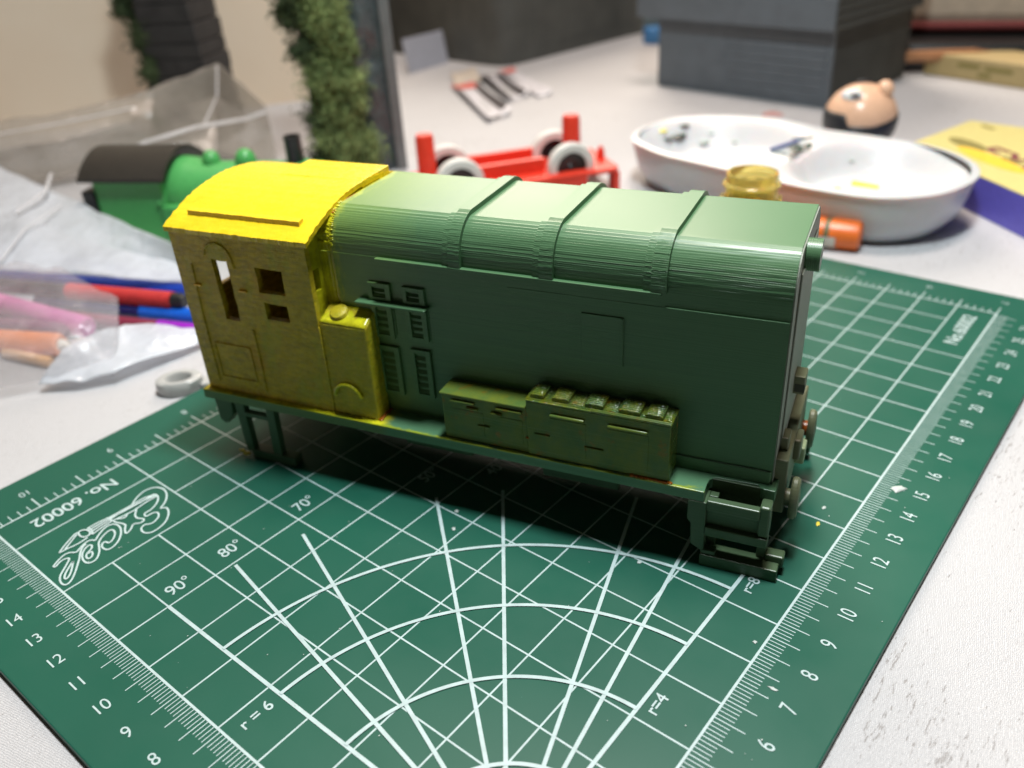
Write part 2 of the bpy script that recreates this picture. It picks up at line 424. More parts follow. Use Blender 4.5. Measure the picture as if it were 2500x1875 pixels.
for k in range(0, 105):
    if k % 5: strip(tk, UL-k*0.254, VL, UL-k*0.254, VL+0.32, 0.026, 0.004)
for k in range(0, 70):
    if k % 5: strip(tk, UL, VL-k*0.254, UL+0.32, VL-k*0.254, 0.026, 0.0055)
tk.build('ruler_ticks', M_PRINT, mat, fix=False, kind='stuff')
pr = MB(); CX = G
strip(pr, CX, 0, CX, 11.44, 0.085, 0.014); strip(pr, 0, CX, 11.44, CX, 0.085, 0.0155)
for n_, a in enumerate((10, 20, 40, 50, 70, 80)):
    a = R(a); strip(pr, CX, CX, CX+10.2*math.cos(a), CX+10.2*math.sin(a), 0.085, 0.0175+0.001*n_)
for n_, r_ in enumerate((2, 4, 6, 8)):
    N = 72; vs = []; fs = []
    for k in range(N+1):
        a = R(90*k/N)
        for q in (r_-0.042, r_+0.042): vs.append((CX+q*math.cos(a), CX+q*math.sin(a), 0.025))
    for k in range(N): fs.append((2*k, 2*k+1, 2*k+3, 2*k+2))
    pr.add(vs, fs)
pr.build('protractor_lines', M_PRINT, mat, fix=False)

def text(s, x, y, size, rot=0, sx=1.0, name='numeral', parent=None, mt=None, z=0.012, align='CENTER', rx=0, weight=0.0, ext=0):
    cu = bpy.data.curves.new(name, 'FONT'); cu.body = s; cu.size = size
    cu.align_x = align; cu.align_y = 'CENTER'; cu.offset = weight; cu.extrude = ext
    o = bpy.data.objects.new(name, cu); C.objects.link(o)
    me = bpy.data.meshes.new_from_object(o.evaluated_get(bpy.context.evaluated_depsgraph_get()))
    bpy.data.objects.remove(o)
    o = bpy.data.objects.new(name, me); C.objects.link(o)
    me.materials.clear(); me.materials.append(mt or M_PRINT)
    for p in me.polygons: p.use_smooth = False
    o.location = (x, y, z); o.rotation_euler = (rx, 0, rot); o.scale = (sx, 1, 1)
    if parent: o.parent = parent
    return o
for k in range(1, 27): text(str(k), k, -1.085, 0.50, 0, 0.74, parent=mat, weight=0.0)
for k in range(1, 17): text(str(k), -1.15, k, 0.47, 0, 0.80, parent=mat, weight=0.0)
for k in range(1, 11): text(str(k), UL-k*2.54, VL+0.98, 0.36, math.pi, 0.9, parent=mat)
for k in range(1, 8): text(str(k), UL+1.06, VL-k*2.54, 0.36, math.pi, 0.9, parent=mat)
text('No.60002', 24.85, 0.655, 0.62, 0, 0.98, name='mat_lettering', parent=mat, weight=0.006)
text('No. 60002', 1.93, 17.15, 0.60, math.pi, 0.92, name='mat_lettering', parent=mat, weight=0.006)
for s_, x_, y_ in (('90°', 1.80, 11.83), ('80°', 3.34, 11.93), ('70°', 5.60, 11.83), ('50°', 8.45, 9.93), ('40°', 9.75, 8.62)):
    text(s_, x_, y_, 0.52, 0, 0.88, name='angle_numeral', parent=mat, weight=0.002)
for s_, x_, y_ in (('r = 6', 0.66, 7.24), ('r=4', 5.60, 1.00), ('r=8', 9.64, 0.98)):
    text(s_, x_, y_, 0.38, 0, 0.95, name='radius_lettering', parent=mat, weight=0.004)
lg = MB()
for n_, path in enumerate(LOGO):
    pts = [Vector(q) for q in path]
    pts = [q for i, q in enumerate(pts) if i == 0 or (q-pts[i-1]).length > 0.012]
    for _ in range(2):      # round the corners a little
        o_ = [pts[0]]
        for u_, v_ in zip(pts[:-1], pts[1:]): o_ += [u_*0.75+v_*0.25, u_*0.25+v_*0.75]
        pts = o_+[pts[-1]]
    vs = []; N = len(pts)
    for i, q in enumerate(pts):
        d = pts[min(i+1, N-1)]-pts[max(i-1, 0)]
        if d.length < 1e-6: d = Vector((1, 0))
        d.normalize(); nn = Vector((-d.y, d.x))*0.024
        zz = 0.012+0.0007*n_
        vs += [(q.x-nn.x, q.y-nn.y, zz), (q.x+nn.x, q.y+nn.y, zz)]
    lg.add(vs, [(2*i, 2*i+2, 2*i+3, 2*i+1) for i in range(N-1)])
lg.build('mat_logo', M_PRINT, mat, fix=False)

# small debris on the mat
def chip(px, py, s_, mt, name, label, cat, seed, z0=0.012, el=1.0, rot=0, group=None):
    r = random.Random(seed); c = P(px, py, 0); n = 11; vs = []
    for k in range(n):
        a = 2*math.pi*k/n; q = s_*(0.65+0.6*r.random())
        x, y = q*math.cos(a)*el, q*math.sin(a)
        vs.append((x*math.cos(rot)-y*math.sin(rot), x*math.sin(rot)+y*math.cos(rot)))
    m_ = MB(); N = len(vs)
    m_.add([(x,y,0) for x,y in vs]+[(x*.8,y*.8,s_*0.22) for x,y in vs]+[(0,0,s_*0.3)],
           [(k,(k+1)%N,N+(k+1)%N,N+k) for k in range(N)]+[(N+k,N+(k+1)%N,2*N) for k in range(N)])
    o = m_.build(name, mt, smooth=60); o.location = (c.x, c.y, z0)
    return tag(o, label, cat, group)
M_CHIPW = plain('dried_white_paint', (0.48, 0.54, 0.52), 0.45)
M_CHIPY = plain('dried_yellow_paint', (0.75, 0.62, 0.06), 0.45)
chip(2192, 1195, 0.13, M_CHIPW, 'paint_blob', 'white dried paint blob on the mat ruler beside the number 15', 'paint blob', 3, el=1.7, rot=-0.55)
chip(1997, 1280, 0.04, M_CHIPY, 'paint_flake', 'tiny yellow paint flake on the mat right of the front steps', 'paint flake', 5, el=2.2, rot=0.3)
chip(1887, 1682, 0.04, M_CHIPW, 'paint_flake', 'thin white flake on the ruler between numbers 6 and 8', 'paint flake', 8, el=2.6, rot=-1.6)
chip(1843, 1568, 0.05, M_CHIPW, 'paint_flake', 'pale flake inside the grid square beside ruler number 9', 'paint flake', 9, rot=0.4)
chip(2012, 1240, 0.05, M_CHIPW, 'paint_flake', 'pale flake in the grid square beside ruler number 13', 'paint flake', 10, el=1.4)
chip(1561, 1373, 0.05, M_CHIPW, 'paint_flake', 'pale flake beside the protractor arc in front of the model', 'paint flake', 11, el=1.3)
chip(1107, 1292, 0.05, M_CHIPW, 'paint_flake', 'pale pointed flake in the lit square before the shadow', 'paint flake', 12, el=1.5, rot=0.7)
chip(1115, 1249, 0.06, M_CHIPW, 'paint_flake', 'greyish flake at the edge of the model shadow', 'paint flake', 13, el=1.2)
sp = MB(); r = random.Random(21)
for k in range(150):
    x, y = r.uniform(0, 26), r.uniform(-1.8, 18); q = r.uniform(0.005, 0.014); a = r.random()*6
    sp.add([(x+q*math.cos(a+t)*(1+(t%2)), y+q*math.sin(a+t), 0.029) for t in (0,1.5,3.1,4.7)], [(0,1,2,3)])
tag(sp.build('dust', M_CHIPW, fix=False, kind='stuff'), 'tiny pale specks of dust and paint scattered over the mat', 'dust')
# ================================================================ MODEL LOCOMOTIVE
# local frame: x along the body (nose at 0, cab end at -15.5), y across (near side 0), z up
LO = thing('model_locomotive', 'unfinished 3D-printed shunting locomotive body, yellow cab and green bonnet, standing on the cutting mat',
           'model locomotive', (10.7393, 1.2226, 0), -1.2987973)
WM = 1.95; FARW = 2*WM
ZP = 2.08
# ---- footplate with a cut-out over the front steps on both sides
fp = [(-15.58,-0.78)]
fp += [(-1.32,-0.78),(-1.33,-0.45),(-1.31,-0.28),(-1.24,-0.19),(-1.14,-0.16),(-0.26,-0.12),(-0.19,-0.20),(-0.12,-0.24),(0.14,-0.25)]
far = [(x, FARW - y) for x, y in fp][::-1]
MB().prism(fp+far, 2, 1.80, ZP).build('footplate', M_PLATE, LO, bevel=0.018)
# under-frame beams behind the edge of the plate
box('frame_beam', M_FRAME, LO, -14.0, -1.7, 0.25, 0.5, 1.05, 1.80)
box('frame_beam', M_FRAME, LO, -14.0, -1.7, FARW-0.5, FARW-0.25, 1.05, 1.80)
for a, b, z in ((-9.6,-7.6,0.95),(-5.6,-3.6,0.85)):
    box('spring_hanger', M_FRAME, LO, a, b, 0.15, 0.32, z, 1.8, 0.02)

# ---- bonnet: stepped print layers over the shoulders
def shoulder(d=0.0, z0=1.98, seed=1, lay=0.040):
    """near half profile (y,z) from bottom to the flat top, with a step per print layer"""
    a, b, zc, ex = 0.97+d, 0.95+d, 6.55, 2.25
    Y = lambda z: 0.97 - a*max(0.0, 1-(max(0.0, min(1.0, (z-zc)/b)))**ex)**(1/ex)
    pts = [(-d, z0), (-d, zc)]
    n = int(b/lay); z = zc
    for k in range(n):
        y0, y1 = Y(z), Y(z+lay)
        if k: pts.append((y0, z))
        z += lay
        pts.append((y0+(y1-y0)*0.72, z-lay*0.05))
    pts.append((Y(z)+0.03, z))
    return pts
def hood_shape(x0, x1, d, z0, nseg, name, mt, jit=0.0022, parent=LO, seed=1):
    half = shoulder(d, z0)
    prof = half + [(FARW - y, z) for y, z in half[::-1]]
    rr = random.Random(seed); n = len(prof)
    offs = [rr.uniform(-jit, jit) for _ in prof]
    vs = []; fs = []
    for s in range(nseg+1):
        x = x0 + (x1-x0)*s/nseg
        for k, (y, z) in enumerate(prof):
            j = offs[k//2*2] * 1.0 + rr.uniform(-jit, jit)*0.7
            curved = 1 if z > 6.5 else 0
            yy = y + (j if y < WM else -j)*curved*1.6
            vs.append((x, yy, z))
    for s in range(nseg):
        for k in range(n-1): fs.append((s*n+k, s*n+k+1, (s+1)*n+k+1, (s+1)*n+k))
    fs.append(tuple(range(n))); fs.append(tuple(range(nseg*n, (nseg+1)*n))[::-1])
    m_ = MB(); m_.add(vs, fs)
    return m_.build(name, mt, parent)
neck = hood_shape(-11.36, -10.84, -0.11, ZP-0.02, 10, 'bonnet_neck', M_YGREEN, seed=8, jit=0.01)
hood = hood_shape(-10.86, 0.0, 0.0, ZP-0.02, 26, 'bonnet', M_HOOD)
# end face, set proud of the bonnet, in the greyer paint
np_ = shoulder(-0.03, ZP+0.02)[:1] + shoulder(-0.03, ZP)[1::2]
prof = [(y, z) for y, z in np_]; prof = prof + [(FARW-y, z) for y, z in prof[::-1]]
MB().prism(prof, 0, 0.003, 0.03).build('nose_panel', M_NOSE, LO)
box('radiator_panel', M_NOSE, LO, 0.03, 0.075, 0.62, FARW-0.62, 2.7, 6.9, 0.02)
# straps over the bonnet
for k, (a, b) in enumerate(((-7.62,-7.32),(-5.38,-5.05),(-2.86,-2.52))):
    s_ = hood_shape(a, b, 0.105, 6.44, 4, 'bonnet_strap', M_HOOD, seed=20+k, jit=0.003)
    hood_shape(a-0.17, a+0.001, 0.045, 6.46, 3, 'strap_lip', M_HOOD, parent=s_, seed=30+k, jit=0.003)
# rain strip and seam along the side
box('rain_strip', M_HOOD, LO, -9.60, -2.62, -0.13, 0.004, 6.39, 6.455, 0.012)
box('side_seam', M_HOOD, LO, -2.55, -0.01, -0.05, 0.004, 6.09, 6.115, 0.004)
box('side_seam', M_HOOD, LO, -11.2, -9.62, -0.02, 0.004, 6.42, 6.45, 0.006)
box('side_seam', M_HOOD, LO, -6.2, -2.56, -0.010, 0.004, 6.075, 6.10, 0.004)
# upper part of the side slightly proud over the seam at the nose end
box('inspection_hatch', M_HOOD, LO, -4.43, -3.45, -0.035, 0.004, 4.50, 5.72, 0.012)
box('hatch_rib', M_HOOD, LO, -3.50, -3.46, -0.06, -0.03, 4.55, 5.70, 0.008)
box('skirting_strip', M_GREEN, LO, -2.17, -0.02, -0.05, 0.004, ZP-0.001, 2.42, 0.02)
# louvred doors: frame with slats standing in it
def louvre(x0, x1, z0, z1, n, bottom_open=False):
    fr = MB(); bw = 0.11; y0, y1 = -0.085, 0.004
    fr.box(x0, x0+bw, y0, y1, z0, z1); fr.box(x1-bw*1.3, x1, y0, y1, z0, z1)
    fr.box(x0+bw, x1-bw*1.3, y0, y1, z0, z0+bw*0.8); fr.box(x0+bw, x1-bw*1.3, y0, y1, z1-bw, z1)
    f = fr.build('louvre_frame', M_HOOD, LO, bevel=0.01)
    h = (z1-z0-bw*1.9)/n
    for k in range(n):
        zb = z0+bw*0.85+h*k
        s = MB(); a, b = x0+bw, x1-bw*1.3
        s.add([(a,-0.005,zb+h*0.50),(b,-0.005,zb+h*0.50),(b,-0.075,zb+h*0.10),(a,-0.075,zb+h*0.10),
               (a,0.003,zb+h*0.50),(b,0.003,zb+h*0.50),(b,0.003,zb+h*0.02),(a,0.003,zb+h*0.02)],
              [(0,1,2,3),(4,5,1,0),(3,2,6,7),(0,3,7,4),(1,5,6,2),(7,6,5,4)])
        s.build('louvre_slat', M_HOOD, f)
    return f
louvre(-9.94,-9.32, 5.33, 5.79, 2); louvre(-8.98,-8.38, 5.33, 5.78, 2)
louvre(-9.92,-9.35, 4.30, 5.24, 4); louvre(-8.95,-8.38, 4.36, 5.24, 4)
louvre(-9.93,-9.30, 2.66, 4.06, 6); louvre(-8.96,-8.40, 2.72, 4.09, 6)
box('handrail', M_GREEN, LO, -10.27, -8.30, -0.27, 0.002, 5.25, 5.31, 0.02)
box('door_backing', M_HOOD, LO, -9.98, -8.34, -0.015, 0.004, 4.28, 5.26, 0.006)
for x_ in (-9.33, -8.98):
    box('door_hinge', M_HOOD, LO, x_, x_+0.03, -0.05, 0.002, 4.4, 5.1, 0.006)

# ---- side boxes on the footplate
def bead(name, mt, parent, x0, x1, z, y, th=0.035):
    MB().tube((x0,y-0.015,z),(x1,y-0.015,z), th*1.15, n=10).build(name, mt, parent, smooth=50)
ba = MB().box(-7.86,-5.60,-0.66,0.003,ZP,3.34).build('side_box', M_BOX, LO, bevel=0.03)
MB().box(-7.90,-5.58,-0.71,0.003,3.34,3.40).build('box_lid', M_BOX, ba, bevel=0.02)
bead('box_handle', M_BOX, ba, -7.60,-6.96,3.21,-0.68); bead('box_handle', M_BOX, ba, -7.18,-6.88,3.07,-0.68,0.03)
bead('box_handle', M_BOX, ba, -6.39,-5.72,3.21,-0.68); bead('box_handle', M_BOX, ba, -6.53,-6.25,3.05,-0.68,0.04)
for a, b in ((-7.6,-6.75),(-6.5,-5.72)):
    box('box_door', M_BOX, ba, a, b, -0.672, -0.65, 2.30, 2.98, 0.012)
bead('box_handle', M_BOX, ba, -6.9,-6.6,2.62,-0.675,0.02)
bb = MB().box(-5.60,-2.15,-0.70,0.003,ZP,3.60).build('side_box', M_BOX, LO, bevel=0.03)
MB().box(-5.62,-2.13,-0.72,0.003,3.60,3.645).build('box_lid', M_BOXTOP, bb, bevel=0.02)
for a, b in ((-5.52,-5.18),(-4.98,-4.56),(-4.18,-3.74),(-3.38,-2.88),(-2.77,-2.36)):
    box('battery_cover', M_BOXTOP, bb, a, b, -0.60, -0.06, 3.64, 3.735, 0.025)
def ribs(x0, x1, z, ys):
    m_ = MB()
    for y_ in ys: m_.tube((x0,y_,z),(x1,y_,z), 0.021, n=8)
    m_.build('lid_ribs', M_BOXTOP, bb, smooth=60, kind='stuff')
YS = [-0.56+0.075*k for k in range(7)]
for a, b in ((-5.52,-5.18),(-4.98,-4.56),(-4.18,-3.74),(-3.38,-2.88),(-2.77,-2.36)): ribs(a+0.05, b-0.05, 3.738, YS)
for a, b in ((-4.50,-4.24),(-3.68,-3.44),(-2.34,-2.18)): ribs(a, b, 3.648, YS)
for y_ in (-0.70,-0.665,-0.63):
    bead('lid_ridge', M_BOX, bb, -4.0, -2.15, 3.648, y_, 0.010)
bead('box_handle', M_BOX, bb, -4.98,-4.15,3.33,-0.725,0.04); bead('box_handle', M_BOX, bb, -3.58,-2.66,3.33,-0.725,0.04)
for a, b in ((-5.0,-4.12),(-3.6,-2.64)):
    box('box_door', M_BOX, bb, a, b, -0.712, -0.69, 2.28, 3.24, 0.012)
bead('box_handle', M_BOX, bb, -5.4,-5.02,2.72,-0.705,0.02); bead('box_handle', M_BOX, bb, -4.15,-3.7,2.62,-0.705,0.02)
def blobs(name, mt, parent, pts, seed):
    m_ = MB(); rr = random.Random(seed)
    for x, y, z, r_ in pts:
        m_.sphere((x,y,z), r_*rr.uniform(.8,1.5), r_*rr.uniform(.6,1), r_*rr.uniform(.35,.6), 10, 6)
    m_.build(name, mt, parent, smooth=80)
rr = random.Random(5)
blobs('pooled_varnish', M_ORANGE, LO, [(-3.0+0.11*k, -0.72+rr.uniform(-.01,.01), ZP+0.01, 0.07) for k in range(9)] + [(-5.6,-0.69,2.55,0.05)], 1)

# ---- cab
CL0, CL1, CW = -15.45, -11.23, -0.60
CFAR = FARW - CW
XC = -11.33
def wall_holes(name, mt, parent, u0, u1, v0, v1, holes, place, step=0.30, jit=0.006, top=None, seed=3):
    """sheet with thickness, window openings and slightly uneven hand-painted faces.
    place(u, v, t) -> point, t = 0 outside face, 1 inside face; top(u) limits v"""
    us = sorted({u0, u1} | {h[0] for h in holes} | {h[1] for h in holes}); vs_ = sorted({v0, v1} | {h[2] for h in holes} | {h[3] for h in holes})
    def sub(l):
        o = []
        for a, b in zip(l[:-1], l[1:]):
            n = max(1, int(round((b-a)/step))); o += [a+(b-a)*k/n for k in range(n)]
        return o + [l[-1]]
    us, vs_ = sub(us), sub(vs_)
    rr = random.Random(seed); nu, nv = len(us), len(vs_)
    vert = []; jt = {}
    for t in (0, 1):
        for i, u in enumerate(us):
            for j, v in enumerate(vs_):
                if (i, j) not in jt:
                    edge = i in (0, nu-1) or j in (0, nv-1)
                    hb = any(h[0]-1e-6 <= u <= h[1]+1e-6 and h[2]-1e-6 <= v <= h[3]+1e-6 for h in holes)
                    q = 0 if edge else (0.018 if hb else 0.0)
                    jt[(i, j)] = (rr.uniform(-q, q), rr.uniform(-q, q), rr.uniform(-jit, jit) if not edge else 0)
                a, b, c = jt[(i, j)]
                vv = v + b
                if top: vv = min(vv, top(u))
                vert.append(place(u+a, vv, t + (c/0.17 if t == 0 else 0)))
    def inh(i, j):
        uc, vc = (us[i]+us[i+1])/2, (vs_[j]+vs_[j+1])/2
        return any(h[0] < uc < h[1] and h[2] < vc < h[3] for h in holes)
    idx = lambda t, i, j: t*nu*nv + i*nv + j
    fs = []
    for i in range(nu-1):
        for j in range(nv-1):
            if inh(i, j): continue
            fs.append((idx(0,i,j), idx(0,i+1,j), idx(0,i+1,j+1), idx(0,i,j+1)))
            fs.append((idx(1,i,j+1), idx(1,i+1,j+1), idx(1,i+1,j), idx(1,i,j)))
            for (di, dj, p, q) in ((-1,0,(i,j),(i,j+1)),(1,0,(i+1,j),(i+1,j+1)),(0,-1,(i,j),(i+1,j)),(0,1,(i,j+1),(i+1,j+1))):
                ii, jj = i+di, j+dj
                if ii < 0 or jj < 0 or ii >= nu-1 or jj >= nv-1 or inh(ii, jj):
                    fs.append((idx(0,*p), idx(0,*q), idx(1,*q), idx(1,*p)))
    m_ = MB(); m_.add(vert, fs)
    return m_.build(name, mt, parent, smooth=30)
TH = 0.17
def rz(y):   # underside of the arched roof
    d = y-WM; return 6.92-5.07 + math.sqrt(max(0.1, 5.74**2-d*d)) - 0.15
wh = [(-14.22,-13.74,4.40,6.09),(-12.88,-12.07,5.34,6.03),(-12.83,-12.10,4.58,5.06)]
wall_holes('cab_side', M_YSIDE, LO, CL0, CL1, ZP, 6.93, wh, lambda u, v, t: (u, CW+TH*t, v), seed=3)
wall_holes('cab_side', M_YSIDE, LO, CL0, CL1, ZP, 6.93, wh, lambda u, v, t: (u, CFAR-TH*t, v), seed=4)
rb = [(0.25,1.30,4.75,5.75),(FARW-1.30,FARW-0.25,4.75,5.75)]
wall_holes('cab_back', M_YSIDE, LO, CW+TH, CFAR-TH, ZP, 7.6, rb, lambda u, v, t: (CL0+TH*t, u, v), top=rz, seed=5)
fw = [(-0.38,-0.06,5.43,6.0),(FARW+0.06,FARW+0.38,5.43,6.0)]
wall_holes('cab_front', M_YGREEN, LO, CW+TH, CFAR-TH, ZP, 7.6, fw, lambda u, v, t: (XC-TH*t, u, v), top=rz, seed=6, jit=0.014)
box('cab_floor', M_INSIDE, LO, CL0+TH, XC-TH, CW+TH, CFAR-TH, ZP, ZP+0.05, 0)
# roof: shallow arch, printed in level layers, ragged eaves
def roofz(y):
    d = y-WM; return 6.92-5.07 + math.sqrt(5.74**2-d*d)
rr = random.Random(12)
NY, NX = 64, 120
RX0, RX1 = -15.44, -11.03
vs = []; fs = []
for i in range(NX+1):
    x = RX0+(RX1-RX0)*i/NX
    e0 = rr.uniform(-0.022, 0.022)
    for j in range(NY+1):
        y = -0.745+(4.645+0.745)*j/NY
        z = roofz(y); z = math.floor(z/0.03)*0.03*0.3 + z*0.7
        q = 0
        if j == 0: q = e0
        elif j == NY: q = rr.uniform(-0.02, 0.02)
        xx = x
        if i in (0, NX): xx += 0.018*math.sin(j*1.9)+rr.uniform(-0.014, 0.014)
        n3 = noise.noise(Vector((x*1.3, y*1.3, 0.3)))*0.012
        vs.append((xx, y+q, z+n3+(rr.uniform(-.0015,.0015))))
n1 = len(vs)
for i in range(NX+1):
    x = RX0+(RX1-RX0)*i/NX
    for j in range(NY+1):
        y = -0.735+(4.635+0.735)*j/NY
        vs.append((x, y, roofz(y)-0.13))
W_ = NY+1
for i in range(NX):
    for j in range(NY):
        a = i*W_+j; fs.append((a, a+W_, a+W_+1, a+1)); b = a+n1; fs.append((b+1, b+W_+1, b+W_, b))
    for j in (0, NY):
        a = i*W_+j; fs.append((a, a+n1, a+n1+W_, a+W_))
for i in (0, NX):
    for j in range(NY): a = i*W_+j; fs.append((a, a+1, a+1+n1, a+n1))
rf = MB().add(vs, fs).build('cab_roof', M_YROOF, LO, smooth=25)
g = MB(); r2 = random.Random(3)
pts = []
for s in range(30):
    x = -14.92+(3.44)*s/29; pts.append((x, -0.30+r2.uniform(-.008,.008), 7.10, 7.245+r2.uniform(-.006,.006)))
vs = []; fs = []
for x, y, z0, z1 in pts: vs += [(x,y,z0),(x,y,z1),(x,y+0.16,z1+0.035),(x,y+0.2,z1)]
for s in range(29):
    a = s*4
    for q in range(3): fs.append((a+q, a+q+1, a+q+5, a+q+4))
fs += [(0,1,2,3),(116,119,118,117)]
g.add(vs, fs); g.build('roof_gutter', M_YROOF, rf, smooth=40)
# raised roof centre panel seen against the bonnet
box('roof_panel', M_YROOF, rf, -13.6, -11.05, 1.95, 3.3, 7.40, 7.60, 0.01)
# door frame, panel beads, grab handles
def strip_bead(name, mt, pts, r_, y):
    m_ = MB()
    for a, b in zip(pts[:-1], pts[1:]): m_.tube((a[0],y,a[1]),(b[0],y,b[1]), r_, n=8)
    return m_.build(name, mt, LO, smooth=60)
arch = [(-15.02,2.35),(-15.0,4.5),(-14.93,5.9)] 
strip_bead('door_frame', M_YSIDE, arch, 0.032, CW-0.006)
strip_bead('door_arch', M_YSIDE, [(-14.42,6.2),(-14.36,6.38),(-14.2,6.52),(-13.98,6.57),(-13.76,6.50),(-13.62,6.36),(-13.56,6.15),(-13.55,5.9)], 0.032, CW-0.006)
strip_bead('door_frame', M_YSIDE, [(-13.40,2.3),(-13.38,3.4),(-13.38,4.2)], 0.045, CW-0.006)
strip_bead('door_panel', M_YSIDE, [(-14.85,2.55),(-14.85,3.6),(-13.65,3.6),(-13.65,2.55),(-14.85,2.55)], 0.03, CW-0.004)
strip_bead('panel_joint', M_YSIDE, [(-11.22,2.2),(-11.22,4.6)], 0.03, CW-0.004)
M_HANDLE = plain('brightened_orange_handle', (1.0, 0.55, 0.02), 0.15, 0.05)  # orange paint, lifted in the colour to stand for light on its gloss
for a, b in ((-15.0,-14.76),(-13.53,-13.28)):
    box('grab_handle', M_HANDLE, LO, a, b, CW-0.06, CW+0.01, 5.29, 5.35, 0.015)
# ---- corner sand box in front of the cab
sb = MB()
sb.prism([(CW,ZP),(0.003,ZP),(0.003,5.0),(-0.10,4.98),(CW+0.02,4.73)], 0, CL1-0.001, -9.86)
sbo = sb.build('sand_box', M_YSIDE, LO, bevel=0.05)
tp = MB(); N = 14; vs = []; rr = random.Random(8)
for i in range(N+1):
    for j in range(6):
        u = i/N; v = j/5
        vs.append((CL1+0.02+(1.33)*u, CW+0.03+0.6*v, 4.745+0.27*v+0.012+rr.uniform(-.012,.012)))
fs = [(i*6+j,(i+1)*6+j,(i+1)*6+j+1,i*6+j+1) for i in range(N) for j in range(5)]
tp.add(vs, fs); o = tp.build('sand_box_top', M_YGREEN, sbo, smooth=60)
so = o.modifiers.new('s','SOLIDIFY'); so.thickness = 0.03
cp = MB().lathe([(0.0,0.10),(0.20,0.10),(0.24,0.07),(0.25,-0.02)], 20, (0,0,0)).build('filler_cap', M_YSIDE, sbo, smooth=50)
cp.location = (-10.78, -0.24, 4.90); cp.rotation_euler = (R(24),0,0)
ar = MB(); pa = [(-10.66+0.40*math.cos(R(a)), 2.64+0.40*math.sin(R(a))) for a in range(10, 190, 15)]
for a, b in zip(pa[:-1], pa[1:]): ar.tube((a[0],CW-0.05,a[1]),(b[0],CW-0.05,b[1]), 0.05, n=8)
ar.build('step_arch', M_YGREEN, sbo, smooth=60)
rr = random.Random(6)
blobs('pooled_varnish', M_ORANGE, LO, [(-9.84+rr.uniform(-.02,.03), -0.55+0.075*k, ZP+0.02, 0.055) for k in range(9)], 2)
blobs('thick_paint', M_YGREEN, LO, [(-9.95-0.12*k, -0.62+rr.uniform(-.02,.01), ZP+0.0, 0.05) for k in range(42)] , 3)
hp0 = shoulder(0.0, ZP)
blobs('thick_paint', M_YGREEN, LO, [(-10.86+rr.uniform(-.05,.02), y, z, 0.045) for y, z in hp0[2::1]], 4)
blobs('pooled_varnish', M_ORANGE, LO, [(-10.88+rr.uniform(-.02,.02), 0.30+0.075*k, hp0[-1][1]-0.02-0.20*max(0,0.9-(0.3+0.075*k))**2*1.5, 0.035) for k in range(16)], 14)

# ---- front steps
def steps(y0, sgn):
    st = MB(); p = [(-1.67,1.80),(-1.67,1.25),(-1.58,1.15),(-1.56,0.55),(-1.30,0.40),(-1.25,0.45),(-1.25,1.80)]
    q = lambda a: (min(y0+sgn*a[0], y0+sgn*a[1]), max(y0+sgn*a[0], y0+sgn*a[1]))
    st.prism(p, 1, *q((0.0,0.5)))
    post = st.build('step_post', M_FRAME, LO, bevel=0.02)
    s2 = MB(); s2.box(-0.10,0.14,*q((0.02,0.40)),1.15,1.98); s2.build('step_post', M_FRAME, LO, bevel=0.05)
    box('step_back', M_FRAME, LO, -1.25,-0.10,*q((0.13,0.20)),1.10,1.60,0.01)
    box('valance', M_FRAME, LO, -1.33,0.05,*q((0.60,0.66)),1.0,2.06,0.01)
    for nm, x0, x1, a, z0, z1 in (('step_tread',-1.25,-0.08,(0.0,0.20),1.60,1.87),('step_tread',-1.25,0.14,(-0.02,0.26),0.88,1.13)):
        box(nm, M_FRAME, LO, x0, x1, *q(a), z0, z1, 0.03)
    lo = MB().box(-1.32,0.43,*q((-0.05,0.42)),0.0,0.33).build('bottom_step', M_FRAME, LO, bevel=0.025)
    box('step_lug', M_FRAME, lo, -1.31,-0.98,*q((-0.01,0.22)),0.33,0.45,0.02)
    box('step_lug', M_FRAME, lo, 0.10,0.52,*q((0.25,0.55)),0.20,0.50,0.04)
    box('step_hanger', M_FRAME, LO, -1.25,-1.05,*q((0.30,0.5)),0.2,1.80,0.02)
    box('step_hanger', M_FRAME, LO, -0.1,0.1,*q((0.30,0.5)),0.2,1.80,0.02)
steps(-0.80, 1); steps(FARW+0.80, -1)
# ---- cab-end steps
for y0, sg in ((-0.80, 1), (FARW+0.80, -1)):
    q = lambda a, b: (min(y0+sg*a, y0+sg*b), max(y0+sg*a, y0+sg*b))
    for (a, b, c, d) in ((-14.55,-14.24,-14.50,-14.22),(-13.47,-13.20,-13.55,-13.25)):
        p = MB(); ya, yb = q(0.03, 0.25)
        p.add([(a,ya,1.8),(b,ya,1.8),(b,yb,1.8),(a,yb,1.8),(c,ya,0.2),(d,ya,0.2),(d,yb,0.2),(c,yb,0.2)],
              [(0,1,2,3),(7,6,5,4),(0,4,5,1),(1,5,6,2),(2,6,7,3),(3,7,4,0)])
        p.build('ladder_post', M_FRAME, LO, bevel=0.02)
    box('ladder_rung', M_FRAME, LO, -14.26,-13.44,*q(0.02,0.22),1.42,1.56,0.02)
    box('ladder_rung', M_FRAME, LO, -14.30,-12.80,*q(0.0,0.36),0.0,0.30,0.03)
    p = MB(); p.prism([(-15.28,1.80),(-15.25,1.12),(-15.1,1.0),(-14.95,1.05),(-14.72,1.36),(-14.66,1.80)], 1, *q(0.05,0.35))
    p.build('lifting_bracket', M_FRAME, LO, bevel=0.03)
blobs('dried_paint_drip', M_YSIDE, LO, [(-14.50,-0.82,0.12,0.12),(-14.62,-0.84,0.2,0.09)], 9)

